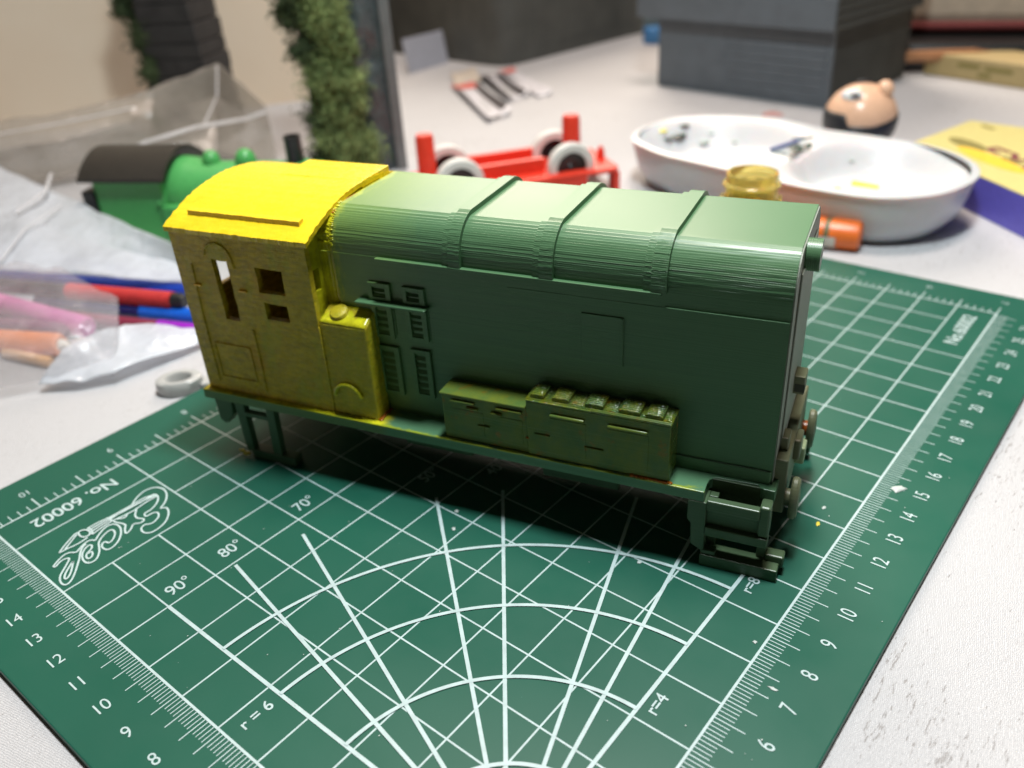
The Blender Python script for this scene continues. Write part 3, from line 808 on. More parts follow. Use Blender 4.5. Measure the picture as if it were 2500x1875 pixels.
# ---- nose end: buffer beam, buffers, coupling, lamp
box('buffer_beam', M_NFRAME, LO, 0.0, 0.30, 0.22, FARW-0.22, 1.15, 2.62, 0.03)
def buffer(y, shank):
    b = MB().lathe([(0.17,0.28),(0.20,0.30),(0.20,0.44)], 18, (0,y,1.48), 'x').build('buffer_shank', shank, LO, smooth=40)
    h = MB(); prof = []
    h.lathe([(0.10,0.40),(0.52,0.42),(0.56,0.46),(0.56,0.54),(0.50,0.60),(0.0,0.63)], 26, (0,y,1.48), 'x', sx=0.62, sy=1.0)
    h.build('buffer_head', M_NFRAME, b, smooth=35)
M_SHANK = plain('orange_buffer_paint', (0.36, 0.09, 0.01), 0.3, 0.2)
buffer(0.45, M_NFRAME); buffer(FARW-0.45, M_SHANK)
M_PALE = plain('pale_green_paint', (0.33, 0.42, 0.24), 0.5, 0.15)
box('coupling_block', M_PALE, LO, 0.26, 0.52, 1.85, 2.30, 1.45, 1.92, 0.04)
box('coupling_hook', M_NFRAME, LO, 0.28, 0.45, 1.2, 1.75, 2.0, 2.55, 0.04)
nb = box('lamp_bracket', M_NFRAME, LO, 0.03, 0.32, 1.75, 2.25, 3.45, 3.92, 0.03)
box('bracket_slot', M_INSIDE, nb, 0.10, 0.325, 1.742, 1.80, 3.52, 3.72, 0)
lb = box('lamp_bracket', M_NFRAME, LO, 0.03, 0.22, 0.62, 1.05, 2.62, 2.95, 0.03)
hp = MB(); prof = []
for k in range(15):
    z = k*0.022; prof += [(0.335+0.012*(k % 2), z), (0.335+0.012*(k % 2), z+0.02)]
hp.lathe(prof, 26, (0,0,0), 'x')
hl = hp.build('headlamp', M_GREEN, LO, smooth=30); hl.location = (0.0, 1.30, 7.08)
MB().lathe([(0,0.33),(0.24,0.325),(0.26,0.31)], 20, (0,0,0), 'x').build('lamp_lens', M_INSIDE, hl, smooth=40)
# ================================================================ THINGS BEHIND
# ---- red toy chassis lying wheels-up
ch = thing('toy_chassis', 'red plastic toy chassis lying wheels-up behind the model, two posts standing up', 'toy chassis',
           (31.73, 18.72, ZT), math.atan2(0.56, -0.83))
# local x runs to the left end, y is mirrored: away from the camera is negative
z0 = 0.25
body = MB()
body.prism([(0.25,0.0),(0.0,-0.4),(0.0,-3.9),(0.25,-4.2),(14.6,-4.2),(14.9,-3.9),(14.9,-0.3),(14.6,0.0)], 2, z0+0.85, z0+1.10)
body.build('chassis_plate', M_RED, ch, bevel=0.08)
box('chassis_skirt', M_RED, ch, 1.8, 12.6, -0.18, 0.0, z0-0.25, z0+0.86, 0.04)
box('chassis_skirt', M_RED, ch, 1.8, 12.6, -4.2, -4.02, z0-0.25, z0+0.86, 0.04)
box('end_bar', M_RED, ch, 0.0, 0.35, -0.9, -0.1, z0-0.25, z0+0.86, 0.08)
box('end_bar', M_RED, ch, 0.0, 0.35, -4.1, -3.3, z0-0.25, z0+0.86, 0.08)
box('rail', M_RED, ch, 3.6, 7.1, -1.55, -1.2, z0+1.09, z0+1.75, 0.05)
box('rail', M_RED, ch, 3.6, 7.3, -3.55, -3.2, z0+1.09, z0+1.75, 0.05)
box('rail', M_RED, ch, 0.9, 3.0, -2.6, -1.5, z0+1.09, z0+1.35, 0.05)
box('axle_block', M_RED, ch, 10.2, 12.4, -2.6, -1.4, z0+1.09, z0+1.5, 0.05)
for x_ in (1.95, 9.5):
    MB().lathe([(0.48,1.1),(0.45,3.35),(0.38,3.52)], 18, (x_,-1.9,z0)).build('screw_post', M_RED, ch, smooth=40)
MB().lathe([(0.22,1.1),(0.20,1.5),(0.08,1.75)], 14, (0.35,-1.9,z0)).build('coupling_peg', M_RED, ch, smooth=40)
for x_ in (2.45, 8.2):
    MB().tube((x_,-3.6,z0+1.25),(x_,-0.6,z0+1.25),0.14).build('axle', M_BLACK, ch, smooth=40)
    for y_ in (-0.75, -3.45):
        s_ = 1 if y_ > -2 else -1
        ty = MB().lathe([(0.80,-0.30),(1.15,-0.28),(1.23,-0.1),(1.23,0.20),(1.14,0.30),(0.80,0.30)], 32, (x_,y_,z0+1.25), 'y', closed=True)
        wh_ = ty.build('wheel', M_TYRE, ch, smooth=40)
        MB().lathe([(0.0,-0.22),(0.81,-0.22),(0.81,0.12),(0.70,0.18),(0.2,0.08),(0.0,0.24)], 28, (x_,y_,z0+1.25), 'y').build('hub', M_BLACK, wh_, smooth=40)

# ---- white two-well palette
pal = thing('paint_palette', 'white plastic palette with two round wells and daubs of green, blue and yellow paint', 'paint palette', (0,0,ZT))
def hull2(c1, r1, c2, r2, n=72, waist=0.0):
    pts = []
    for k in range(n):
        a = 2*math.pi*k/n; d = Vector((math.cos(a), math.sin(a)))
        best = max(Vector(c1).dot(d)+r1, Vector(c2).dot(d)+r2)
        p1 = Vector(c1)+d*r1; p2 = Vector(c2)+d*r2
        pts.append(p1 if p1.dot(d) >= p2.dot(d) else p2)
    return pts
rimpx = [(1538.7,331.6),(1560,312),(1628.9,286.5),(1690,280),(1757.7,277.9),(1886.6,284.4),(1960,299),(2015.5,314.4),(2080,323),(2144.3,331.6),(2210,341),(2273.2,353.1),(2330,370),(2376.3,391.8),(2395,412),(2388,435),(2337.6,460.5),(2290,473),(2230.2,479.8),(2165,482),(2101.4,477.7),(2040,468),(1972.5,456.2),(1912.4,443.3),(1840,426),(1766.3,408.9),(1671.8,387.5),(1620,376),(1575,358),(1548,345)]
rim = [P(x,y,2.2) for x,y in rimpx]; rim = [Vector((p.x,p.y)) for p in rim]
cen = sum(rim, Vector((0,0)))/len(rim)
c1 = P(1755,345,2.2).xy; c2 = P(2150,405,2.2).xy
# rim plate as a grid with two bowls pressed in
m_ = MB(); H = 2.2-ZT
def inset(pts, t): return [cen+(p-cen)*t for p in pts]
rings = []
def smooth_loop(pts, it=2):
    for _ in range(it):
        q = []
        for a, b in zip(pts, pts[1:]+pts[:1]): q += [a*0.75+b*0.25, a*0.25+b*0.75]
        pts = q
    return pts
rim2 = smooth_loop(rim, 1); n = len(rim2)
def off(pts, d):
    o = []
    for i, p in enumerate(pts):
        t = (pts[(i+1) % n]-pts[i-1]).normalized(); nn = Vector((-t.y, t.x))
        if nn.dot(cen-p) < 0: nn = -nn
        o.append(p+nn*d)
    return o
R1, R2 = 4.7, 4.1
for d, h in ((0.0,H-0.14),(-0.02,H-0.04),(0.10,H),(0.32,H)):
    rings.append([(p.x,p.y,h) for p in off(rim2, d)])
out_w = [[(p.x,p.y,h) for p in off(rim2, d)] for d, h in ((0.0,H-0.14),(0.06,H-0.16),(0.22,H*0.62),(0.45,H*0.3),(0.85,H*0.08),(1.4,0.01))]
vs = [v for r_ in rings for v in r_]; fs = []
for j in range(len(rings)-1):
    for k in range(n): fs.append((j*n+k, j*n+(k+1)%n, (j+1)*n+(k+1)%n, (j+1)*n+k))
m_.add(vs, fs)
vs = [v for r_ in out_w for v in r_]; fs = []
for j in range(len(out_w)-1):
    for k in range(n): fs.append((j*n+k, (j+1)*n+k, (j+1)*n+(k+1)%n, j*n+(k+1)%n))
fs.append(tuple(range((len(out_w)-1)*n, len(out_w)*n)))
m_.add(vs, fs)
m_.build('palette_rim', M_WHITE, pal, smooth=50)
# bowls: the inside surface as a height field over the inset outline
m_ = MB(); inner = off(rim2, 0.32); NR = 26; vs = []; fs = []
ax = (Vector(c2)-Vector(c1)); L12 = ax.length; axn = ax.normalized()
def depth(p):
    s = (p-Vector(c1)).dot(axn)/L12
    best = 0
    for c, rx in ((c1, R1), (c2, R2)):
        q = (p-Vector(c)); e = math.hypot(q.dot(axn)/ (rx*1.0), q.dot(Vector((-axn.y,axn.x)))/(rx*1.02))
        if e < 1:
            k = min(1, (1-e)/0.34); k = k*k*(3-2*k); best = max(best, k)
    return best*(H-1.15)
for j in range(NR+1):
    t = 1-j/NR
    for k in range(n):
        p = cen+(inner[k]-cen)*t
        vs.append((p.x, p.y, H-depth(p)))
for j in range(NR):
    for k in range(n): fs.append((j*n+k, j*n+(k+1)%n, (j+1)*n+(k+1)%n, (j+1)*n+k))
m_.add(vs, fs); m_.build('palette_wells', M_WHITE, pal, smooth=70, fix=False)
def daub(name, col, pts, zz, wd):
    mt = plain(name+'_paint', col, 0.4)
    for x, y, q, el in pts:
        zt = H
        while zt > 0.3:      # find the palette surface seen at this spot
            p = P(x, y, zt+ZT)
            if zt <= H-depth(Vector((p.x,p.y))): break
            zt -= 0.02
        MB().sphere((p.x,p.y,zt+0.02), q*el, q, 0.05, 12, 6).build(name, mt, pal, smooth=80)
def on_pal(x, y):
    zt = H
    while zt > 0.3:
        q = P(x, y, zt+ZT)
        if zt <= H-depth(Vector((q.x,q.y))): break
        zt -= 0.02
    return Vector((q.x, q.y, zt+0.03))
def streak(name, mt, x0, y0, x1, y1, r_):
    MB().tube(on_pal(x0,y0), on_pal(x1,y1), r_, r_*0.7, n=8).build(name, mt, pal, smooth=60)
M_DGP = plain('dark_green_wet_paint', (0.008,0.035,0.022), 0.4)
for x_, y_, q_, e_ in ((1627,340,0.34,0.6),(1655,331,0.45,1.3),(1669,307,0.33,0.9),(1955,361,0.55,1.5),(1978,357,0.35,1.3)):
    o = on_pal(x_, y_); MB().sphere(tuple(o), q_*e_, q_, 0.06, 12, 6).build('dark_green_daub', M_DGP, pal, smooth=80)
streak('blue_daub', plain('blue_wet_paint',(0.08,0.12,0.36),0.4), 1880, 368, 1965, 338, 0.10)
streak('dark_green_daub', M_DGP, 1935, 345, 1985, 336, 0.10)
streak('pale_green_daub', plain('grey_green_wet_paint',(0.22,0.30,0.28),0.4), 1885, 372, 1925, 378, 0.08)
daub('pale_green_daub', (0.52,0.62,0.56), [(1720,345,0.3,1.3),(1735,325,0.18,1),(1795,345,0.2,1.1),(2078,392,0.15,1.0)], 1.5, 0.3)
M_YP = plain('yellow_wet_paint', (0.92,0.85,0.05), 0.4)
streak('yellow_daub', M_YP, 2080, 450, 2145, 460, 0.17)
for x_, y_, q_ in ((1617,320,0.25),(2042,463,0.2)):
    o = on_pal(x_, y_); MB().sphere(tuple(o), q_, q_, 0.06, 12, 6).build('yellow_daub', M_YP, pal, smooth=80)

# ---- amber bottle
t = NT('amber_clear_plastic')
M_AMB = t.out((1.0,0.84,0.28), 0.12, None, Transmission_Weight=0.75, IOR=1.3)
tp_ = P(1838,420,4.5)
bt = thing('amber_bottle', 'small empty amber plastic bottle without its cap, open neck showing behind the nose', 'bottle', (tp_.x, tp_.y, ZT))
h = 4.5-ZT
k_ = 0.86
pr_ = [(0.0,0.02),(1.25,0.02),(1.38,0.15),(1.38,h-1.75),(1.2,h-1.35),(1.0,h-1.15),(1.08,h-1.02),(1.1,h-0.94),(0.96,h-0.88),(0.92,h-0.70),(0.93,h-0.52),(1.02,h-0.46),(1.02,h-0.36),(0.93,h-0.30),(0.92,h-0.08),(0.90,h),
       (0.80,h),(0.80,h-1.1),(1.1,h-1.5),(1.26,h-1.85),(1.26,0.2),(0.0,0.12)]
MB().lathe(pr_, 40).build('bottle_body', M_AMB, bt, smooth=40)

# ---- orange capped marker
a = P(1925,558,0.40); b = P(2104,578,0.40)
d = (b-a).normalized(); pn = thing('orange_marker', 'orange marker pen with pale label lying behind the nose of the model', 'marker pen', (b.x,b.y,ZT), math.atan2(-d.y,-d.x))
M_OR = plain('orange_plastic', (0.80,0.17,0.03), 0.35, 0.05)
rr_ = 0.62
MB().lathe([(0.0,0.0),(0.42,0.0),(0.58,0.10),(rr_,0.3),(rr_,1.25)], 24, (0,0,rr_), 'x').build('pen_cap', M_OR, pn, smooth=40)
MB().lathe([(rr_-.05,1.25),(rr_-.03,1.3),(rr_-.03,1.42),(rr_-.05,1.46)], 24, (0,0,rr_), 'x').build('pen_band', plain('dull_green_band',(0.16,0.16,0.08),0.5), pn, smooth=40)
MB().lathe([(rr_,1.46),(rr_,6.5),(0.5,6.9),(0.3,7.3),(0,7.3)], 24, (0,0,rr_), 'x').build('pen_barrel', M_OR, pn, smooth=40)
lb_ = MB(); vs = []; fs = []
for i in range(2):
    for k in range(9):
        aa = R(86+ k*6); vs.append((0.95+i*1.7, (rr_+0.03)*math.sin(aa), rr_+(rr_+0.03)*math.cos(aa)))
for k in range(8): fs.append((k,k+1,9+k+1,9+k))
lo_ = lb_.add(vs, fs).build('pen_label', plain('pale_label',(0.62,0.60,0.54),0.5), pn, smooth=60)
lo_.rotation_euler = (0,0,0)

# ---- round toy head lying face-up
hp_ = P(2100,285,1.6)
hd = thing('toy_figure_face', 'round pink toy head with black hair lying on its back behind the palette', 'toy head', (hp_.x, hp_.y, ZT), R(25))
M_SKIN = plain('peach_toy_plastic', (0.78,0.50,0.34), 0.25, 0.04)
M_HAIR = plain('black_toy_plastic', (0.018,0.022,0.028), 0.4, 0.1)
HR = 1.92; c_ = (0,0,1.72)
Lf = Vector((-0.24,0.97,0)); Fr = Vector((-0.99,-0.12,0)); Up = Vector((0,0,1))
MB().sphere(c_, HR, HR, HR*0.97, 36, 24).build('face', M_SKIN, hd, smooth=80)
hm = MB(); vs = []; fs = []; n_ = 96; rows = 12
for j in range(rows+1):
    for k in range(n_):
        a = 360*k/n_
        s1 = max(0, min(1, (158-a)/10)) * max(0, min(1, (a-20)/30))
        s2 = max(0, math.cos(R(a-284)))
        lim = 90 + 18*s1*s1*(3-2*s1) + 12*s2
        th = R(180) - R(lim)*j/rows; a = R(a)
        vs.append(((HR+.04)*math.sin(th)*math.cos(a), (HR+.04)*math.sin(th)*math.sin(a), 1.72+(HR*0.97+.04)*math.cos(th)))
for j in range(rows):
    for k in range(n_): fs.append((j*n_+k, j*n_+(k+1)%n_, (j+1)*n_+(k+1)%n_, (j+1)*n_+k))
hr = hm.add(vs, fs).build('hair', M_HAIR, hd, smooth=80)
so = hr.modifiers.new('s','SOLIDIFY'); so.thickness = 0.06
def on_head(l, f, u, k=1.0):
    d = (Lf*l+Fr*f+Up*u).normalized(); return Vector(c_)+d*HR*k
def disc_on(name, l, f, u, rx, ry, mt, k=1.0, dep=0.10):
    d = (Lf*l+Fr*f+Up*u).normalized()
    o = MB().sphere((0,0,0), rx, ry, dep, 20, 10).build(name, mt, hd, smooth=80)
    o.location = Vector(c_)+d*HR*k*0.985; o.rotation_euler = d.to_track_quat('Z','X').to_euler(); return o
disc_on('eye', 0.44, 0.42, 0.80, 0.36, 0.62, M_WHITE)
disc_on('pupil', 0.36, 0.56, 0.78, 0.17, 0.26, M_BLACK, 1.04)
disc_on('eyebrow', 0.0, -0.10, 1.0, 0.10, 0.45, M_HAIR, 1.02)
q = on_head(-0.48, 0.30, 0.80)
MB().sphere((q.x,q.y,q.z),0.50,0.46,0.50,16,10).build('nose', M_SKIN, hd, smooth=80)

# ---- grey model building with jettied upper storey
A = P(2012,265,ZT); Bp = P(1605,208,ZT)
dx = (Vector((Bp.x-A.x, Bp.y-A.y))); W_ = dx.length
bd = thing('grey_model_building', 'unpainted grey model building with jutting upper storey and planked side wall', 'model building', (A.x, A.y, ZT), math.atan2(dx.y, dx.x))
# local x to the left along the front, y negative goes back from the camera
DB = 11.0; HB = 4.85
box('ground_floor_wall', M_GREY, bd, 0, W_, -DB, 0, 0, HB, 0.05)
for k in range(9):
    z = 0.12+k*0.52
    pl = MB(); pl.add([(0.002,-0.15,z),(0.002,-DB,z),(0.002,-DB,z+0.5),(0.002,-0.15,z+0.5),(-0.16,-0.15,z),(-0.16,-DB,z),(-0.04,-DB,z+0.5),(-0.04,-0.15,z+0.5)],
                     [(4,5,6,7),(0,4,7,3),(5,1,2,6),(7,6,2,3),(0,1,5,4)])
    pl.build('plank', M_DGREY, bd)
for k in range(7):
    z = 0.5+k*0.56
    box('plank', M_GREY, bd, 0.3, 7.6, -0.01, 0.05, z, z+0.50, 0.02)
box('corner_post', M_GREY, bd, -0.18, 0.12, -0.2, 0.1, 0, HB, 0.03)
box('ground_floor_panel', M_GREY, bd, 7.8, W_-0.2, -0.01, 0.03, 0.4, 4.4, 0.02)
uo = 1.0
box('upper_floor_wall', M_GREY, bd, -0.5, W_+1.3, -DB-0.3, uo, HB, HB+1.9, 0.06)
box('upper_floor_wall', M_GREY, bd, -0.3, W_+1.2, -DB-0.2, uo-0.15, HB+1.9, 11.5, 0.06)
for a, b in ((0.5,4.3),(5.0,8.8),(9.5,12.6)):
    fr = box('window', M_GREY, bd, a-0.15, b+0.15, uo-0.2, uo+0.02, 6.95, 10.2, 0.04)
    box('pane', M_BLACK, fr, a, b, uo-0.1, uo+0.03, 7.1, 10.0, 0.02)
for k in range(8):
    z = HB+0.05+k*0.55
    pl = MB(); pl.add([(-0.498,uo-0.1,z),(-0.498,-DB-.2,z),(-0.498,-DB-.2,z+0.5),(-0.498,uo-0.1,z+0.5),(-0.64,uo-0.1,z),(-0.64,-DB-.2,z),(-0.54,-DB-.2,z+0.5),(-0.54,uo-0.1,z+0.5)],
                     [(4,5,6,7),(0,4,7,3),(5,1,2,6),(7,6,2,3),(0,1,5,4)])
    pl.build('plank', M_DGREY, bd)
# blue cap and flake by it
pb = P(1572,108,ZT)
bc = thing('bottle_top', 'small blue bottle top standing left of the grey model building', 'bottle top', (pb.x+1.0, pb.y-0.5, ZT))
MB().lathe([(0.0,0),(1.0,0),(1.05,0.15),(1.0,1.3),(0.85,1.4),(0,1.4)], 24).build('cap_body', plain('blue_plastic',(0.06,0.22,0.48),0.4), bc, smooth=40)
bq = thing('grey_block', 'narrow pale grey block behind the blue bottle top', 'block', (pb.x+3.5, pb.y+0.5, ZT), 0.2)
box('block_body', plain('blue_grey_resin',(0.13,0.17,0.18),0.5), bq, -1.2, 1.2, -1.2, 1.2, 0, 5.5, 0.1)
chip(1885, 272, 0.5, plain('faded_red_scrap',(0.50,0.24,0.22),0.6), 'red_scrap', 'faded red scrap lying in front of the grey building', 'scrap', 31, z0=ZT+0.003, el=1.7, rot=-1.0)

# ---- dark grey box building in the middle background
c0 = P(1232,166,ZT); c1_ = P(1571,79,ZT); c2_ = P(1102,148,ZT)
e1 = (c1_-c0).xy; a1 = math.atan2(e1.y, e1.x)
db = thing('dark_model_building', 'large charcoal model building with blank walls at the back of the table', 'model building', (c0.x, c0.y, ZT), a1)
e2 = (c2_-c0).xy; e2 = Vector((e2.x*math.cos(-a1)-e2.y*math.sin(-a1), e2.x*math.sin(-a1)+e2.y*math.cos(-a1)))
q2 = e2*2.6; L1 = e1.length
out_l = []
for k in range(7):
    a = k/6; p0 = e2.normalized()*2.2; p2 = Vector((2.2,0)); p1 = Vector((0,0))
    q = p0*(1-a)**2+p1*2*a*(1-a)+p2*a*a; out_l.append((q.x,q.y))
out_l += [(L1,0),(L1+q2.x,q2.y),(q2.x,q2.y)]
MB().prism(out_l, 2, 0, 13).build('wall', M_DGREY, db, smooth=50)
for k, (x_, z_) in enumerate(((4,8.0),(9.5,8.2),(15,8.4))):
    box('wall_panel', M_DGREY, db, x_, x_+4, -0.06, 0.02, 1.2, 7.4, 0.05)
# grey card leaning on it
ca, cb = P(1001,180,ZT), P(1096,153,ZT); e = (cb-ca).xy
cdo = thing('grey_card', 'plain light grey card standing against the dark building', 'card', (ca.x,ca.y,ZT), math.atan2(e.y,e.x))
o = MB().box(0, e.length, 0, 0.12, 0, 2.8).build('card_sheet', plain('grey_card_stock',(0.36,0.38,0.44),0.6), cdo, bevel=0.02)
o.rotation_euler = (R(-10),0,0)

# ---- grey rock column with moss
cp_ = P(985,405,ZT)
col = thing('rock_column', 'tall grey rock-faced column overgrown with green foam foliage, behind the yellow cab', 'scenery column', (29.8, 32.3, ZT), math.atan2(-0.62, 0.78)+math.pi)
# local +x goes left in the picture, +y towards the camera... built as a slab with a rock relief
M_ROCK = plain('glossy_grey_rock', (0.075,0.092,0.095), 0.28, 0.25, 1.5, 0.5, 0.06, 4)
vs = []; fs = []; NX_, NZ_ = 26, 60
for i in range(NX_+1):
    for j in range(NZ_+1):
        x = 0.55 + 4.3*i/NX_; z = 15*j/NZ_
        q = noise.noise(Vector((x*0.8, z*0.55, 1.7)))*0.9 + noise.noise(Vector((x*2.1, z*1.6, 4)))*0.35
        vs.append((x, 0.35+q*0.8*min(1, (x-0.5)/1.2)+0.35*math.sin(math.pi*i/NX_), z))
W2 = NZ_+1
for i in range(NX_):
    for j in range(NZ_): a = i*W2+j; fs.append((a, a+1, a+W2+1, a+W2))
rk = MB().add(vs, fs); rk.box(0.5, 4.8, -1.4, 0.2, 0, 15)
rk.build('rock_face', M_ROCK, col, smooth=50)
box('column_edge', plain('smooth_grey_resin',(0.15,0.16,0.16),0.45), col, 0.0, 0.58, -1.5, 0.75, 0, 15, 0.05)
def foliage(name, clumps, mt, parent, n, size, seed):
    rr = random.Random(seed); vs = []; fs = []
    tot = sum(c[3]**2 for c in clumps)
    for cx, cy, cz, cr in clumps:
        m0 = int(n*cr*cr/tot)
        for _ in range(m0):
            u = rr.uniform(-1,1); a = rr.uniform(0, 2*math.pi); s = math.sqrt(1-u*u)
            q = cr*(0.60+0.62*rr.random()**1.6)*(1+0.55*noise.noise(Vector((s*math.cos(a)*1.7+cx, s*math.sin(a)*1.7+cy, u*1.7+cz))))
            p = Vector((cx+q*s*math.cos(a), cy+q*s*math.sin(a)*0.8, cz+q*u))
            k = size*rr.uniform(0.6,1.5)
            b = len(vs)
            for _i in range(4): vs.append(p+Vector((rr.uniform(-k,k), rr.uniform(-k,k), rr.uniform(-k,k))))
            fs += [(b,b+1,b+2),(b,b+2,b+3),(b,b+3,b+1),(b+1,b+3,b+2)]
    return MB().add(vs, fs).build(name, mt, parent, fix=False, kind='stuff')
def leaf_mat(name, c0_, c1__):
    t = NT(name); nn = t.noise(scale=1.1, detail=6, rough=0.7)
    return t.out(t.mix(t.r1(nn, 0.35, 0.65), c0_, c1__), 0.85)
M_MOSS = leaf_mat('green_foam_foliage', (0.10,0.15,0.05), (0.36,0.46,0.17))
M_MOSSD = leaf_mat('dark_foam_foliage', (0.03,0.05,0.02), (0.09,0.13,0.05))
rr = random.Random(3)
cl = []
for (x, y, z, q) in ((5.9,0.9,9.8,1.3),(6.2,0.6,8.6,1.0),(3.6,1.4,9.0,1.15),(3.3,1.5,7.9,1.0),(4.6,1.1,10.6,1.2),(2.7,1.3,6.9,0.8),(5.3,0.9,6.9,1.1),(4.4,1.3,5.6,1.2),(2.6,1.4,5.2,1.1),(3.3,1.5,4.0,1.2),(5.2,0.9,3.4,1.1),(3.9,1.5,2.2,1.4),(2.3,1.5,1.6,1.2),(5.3,1.0,1.2,1.2),(3.4,1.5,0.7,1.3),(5.0,1.1,12.0,1.3)):
    cl.append((x,y,z,q))
    x = 1.65+(x-1.0)*0.66; cl[-1] = (x,y+0.2,z,q)
    for _ in range(3): cl.append((x+rr.uniform(-.8,.8), y+rr.uniform(-.2,.3), z+rr.uniform(-.8,.8), q*rr.uniform(.3,.55)))
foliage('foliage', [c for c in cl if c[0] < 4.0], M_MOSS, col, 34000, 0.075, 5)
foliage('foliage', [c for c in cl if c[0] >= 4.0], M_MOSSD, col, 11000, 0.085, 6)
for c in cl:
    pass
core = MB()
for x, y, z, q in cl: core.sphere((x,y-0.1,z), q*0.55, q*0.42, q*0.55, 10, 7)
core.build('foliage_core', M_MOSSD, col, smooth=80, kind='stuff')  # dark core colour puts the shade into the gaps between clumps

# ---- dark tower far left
tp0 = P(500,330,ZT)
tw = thing('dark_stone_tower', 'dark stone tower with green foliage down one side, behind the plastic bag', 'model tower', (tp0.x, tp0.y, ZT), R(-61))
M_STONE = plain('dark_grey_stone', (0.040,0.037,0.036), 0.7, 0.35, 0.6, 0.4, 0.05, 3)
rr = random.Random(9); z = 0; k = 0
while z < 13.5:
    h_ = rr.uniform(0.9,1.3); j = rr.uniform(-.12,.12); tp = 0.10*z
    box('stone_course', M_STONE, tw, -2.1+tp*0.55+j, 2.35-tp*0.45+j, -1.8, 1.8, z, z+h_-0.05, 0.08)
    z += h_
cl = [(-2.1+0.05*zz+rr.uniform(-.25,.25), -1.4+rr.uniform(-.4,.8), zz, rr.uniform(.65,1.0)) for zz in [0.8+0.62*i for i in range(20)]]
cl += [(-3.0,-1.0,8.3,0.8),(-2.9,-0.9,9.3,1.0)]
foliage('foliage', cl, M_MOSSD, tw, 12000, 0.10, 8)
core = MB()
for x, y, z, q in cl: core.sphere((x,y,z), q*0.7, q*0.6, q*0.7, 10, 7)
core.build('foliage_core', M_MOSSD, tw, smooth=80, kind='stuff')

# ---- peeled labels on the table
M_PAPER = plain('white_backing_paper', (0.60,0.60,0.64), 0.5, 0.04)
M_PAPERD = plain('grey_label_print', (0.06,0.055,0.06), 0.5, 0.3)
M_PAPERR = plain('red_label_print', (0.62,0.13,0.10), 0.5, 0.1)
M_PAPERC = plain('cream_tape', (0.62,0.56,0.48), 0.5, 0.06)
def sheet(name, px, mt, label, cat, z0, curl, thick=0.03, parts=(), nseg=8, group=None):
    """curled paper: px = 4 image corners on the table; curl lifts the far ends"""
    c = [P(x, y, z0) for x, y in px]
    o0 = sum(c, Vector())/4; vs = []; fs = []
    def pt(u, v, e=0):
        p = (c[0]*(1-u)+c[1]*u)*(1-v)+(c[3]*(1-u)+c[2]*u)*v - o0
        return (p.x, p.y, 0.02+curl*((2*u-1)**2)*(0.6+0.4*v)+0.25*curl*math.sin(v*5+u*3)+e)
    def grid(u0,u1,v0,v1,e):
        m_ = MB(); vs = []; fs = []
        for i in range(nseg+1):
            for j in range(nseg+1): vs.append(pt(u0+(u1-u0)*i/nseg, v0+(v1-v0)*j/nseg, e))
        for i in range(nseg):
            for j in range(nseg): a = i*(nseg+1)+j; fs.append((a, a+nseg+1, a+nseg+2, a+1))
        return m_.add(vs, fs)
    root = thing(name, label, cat, (o0.x, o0.y, ZT), 0, group)
    s = grid(0,1,0,1,0).build('paper_sheet', mt, root, smooth=70, fix=False)
    m_ = s.modifiers.new('s','SOLIDIFY'); m_.thickness = thick
    for nm, mt2, u0,u1,v0,v1 in parts:
        grid(u0,u1,v0,v1,0.06).build(nm, mt2, root, smooth=70, fix=False)
    return root
sheet('peeled_label', [(1100,215),(1160,205),(1250,280),(1190,302)], M_PAPER, 'white peeled label with a red end and grey edge, nearest of the curled scraps', 'label', ZT, 0.35,
      parts=(('red_print', M_PAPERR, 0.0,0.9,0.0,0.16),('dark_print', M_PAPERD, 0.74,1.0,0.05,0.9),('dark_print', M_PAPERD, 0.0,0.14,0.2,1.0),('dark_print', M_PAPERD, 0.14,0.6,0.93,1.0)))
sheet('peeled_label', [(1165,192),(1225,180),(1295,235),(1240,252)], M_PAPER, 'white label scrap with dark grey stripes in the middle of the curled scraps', 'label', ZT, 0.35,
      parts=(('dark_print', M_PAPERD, 0.0,0.36,0.05,0.95),('dark_print', M_PAPERD, 0.6,0.9,0.1,0.95)))
sheet('peeled_label', [(1215,178),(1250,170),(1350,232),(1310,240)], M_PAPER, 'narrow white label scrap with a red tip, furthest right of the curled scraps', 'label', ZT, 0.25,
      parts=(('red_print', M_PAPERR, 0.0,1.0,0.0,0.14),('dark_print', M_PAPERD, 0.0,0.15,0.2,0.9)))
sheet('tape_scrap', [(1100,185),(1160,170),(1175,205),(1120,235)], M_PAPERC, 'cream scrap of tape left of the curled white labels', 'tape scrap', ZT, 0.3)

# ---- pale yellow and violet pack
HP_ = 1.5-ZT
K = [P(x,y,1.5) for x,y in ((2218,352),(2370,294),(2760,346),(2700,563))]
ang = math.atan2((K[3]-K[0]).y, (K[3]-K[0]).x)
pk = thing('yellow_box', 'flat pale yellow card pack with violet sides and dark red lettering beside the palette', 'card pack', (K[0].x,K[0].y,ZT), ang)
M_PY = plain('pale_yellow_card', (0.62,0.56,0.22), 0.45, 0.05)
M_VI = plain('violet_card', (0.13,0.11,0.52), 0.45, 0.06)
Mi = Matrix.Rotation(-ang, 2)
Kl = [Mi @ (k.xy-K[0].xy) for k in K]
MB().prism([(k.x,k.y) for k in Kl], 2, 0, HP_-0.06).build('pack_tray', M_VI, pk, bevel=0.04)
MB().prism([(k.x*1.002-0.01,k.y*1.002) for k in Kl], 2, HP_-0.06, HP_).build('pack_lid', M_PY, pk, bevel=0.02)
M_LRED = plain('dark_red_lettering', (0.20,0.05,0.06), 0.5)
M_LBRN = plain('olive_lettering', (0.24,0.21,0.06), 0.5)
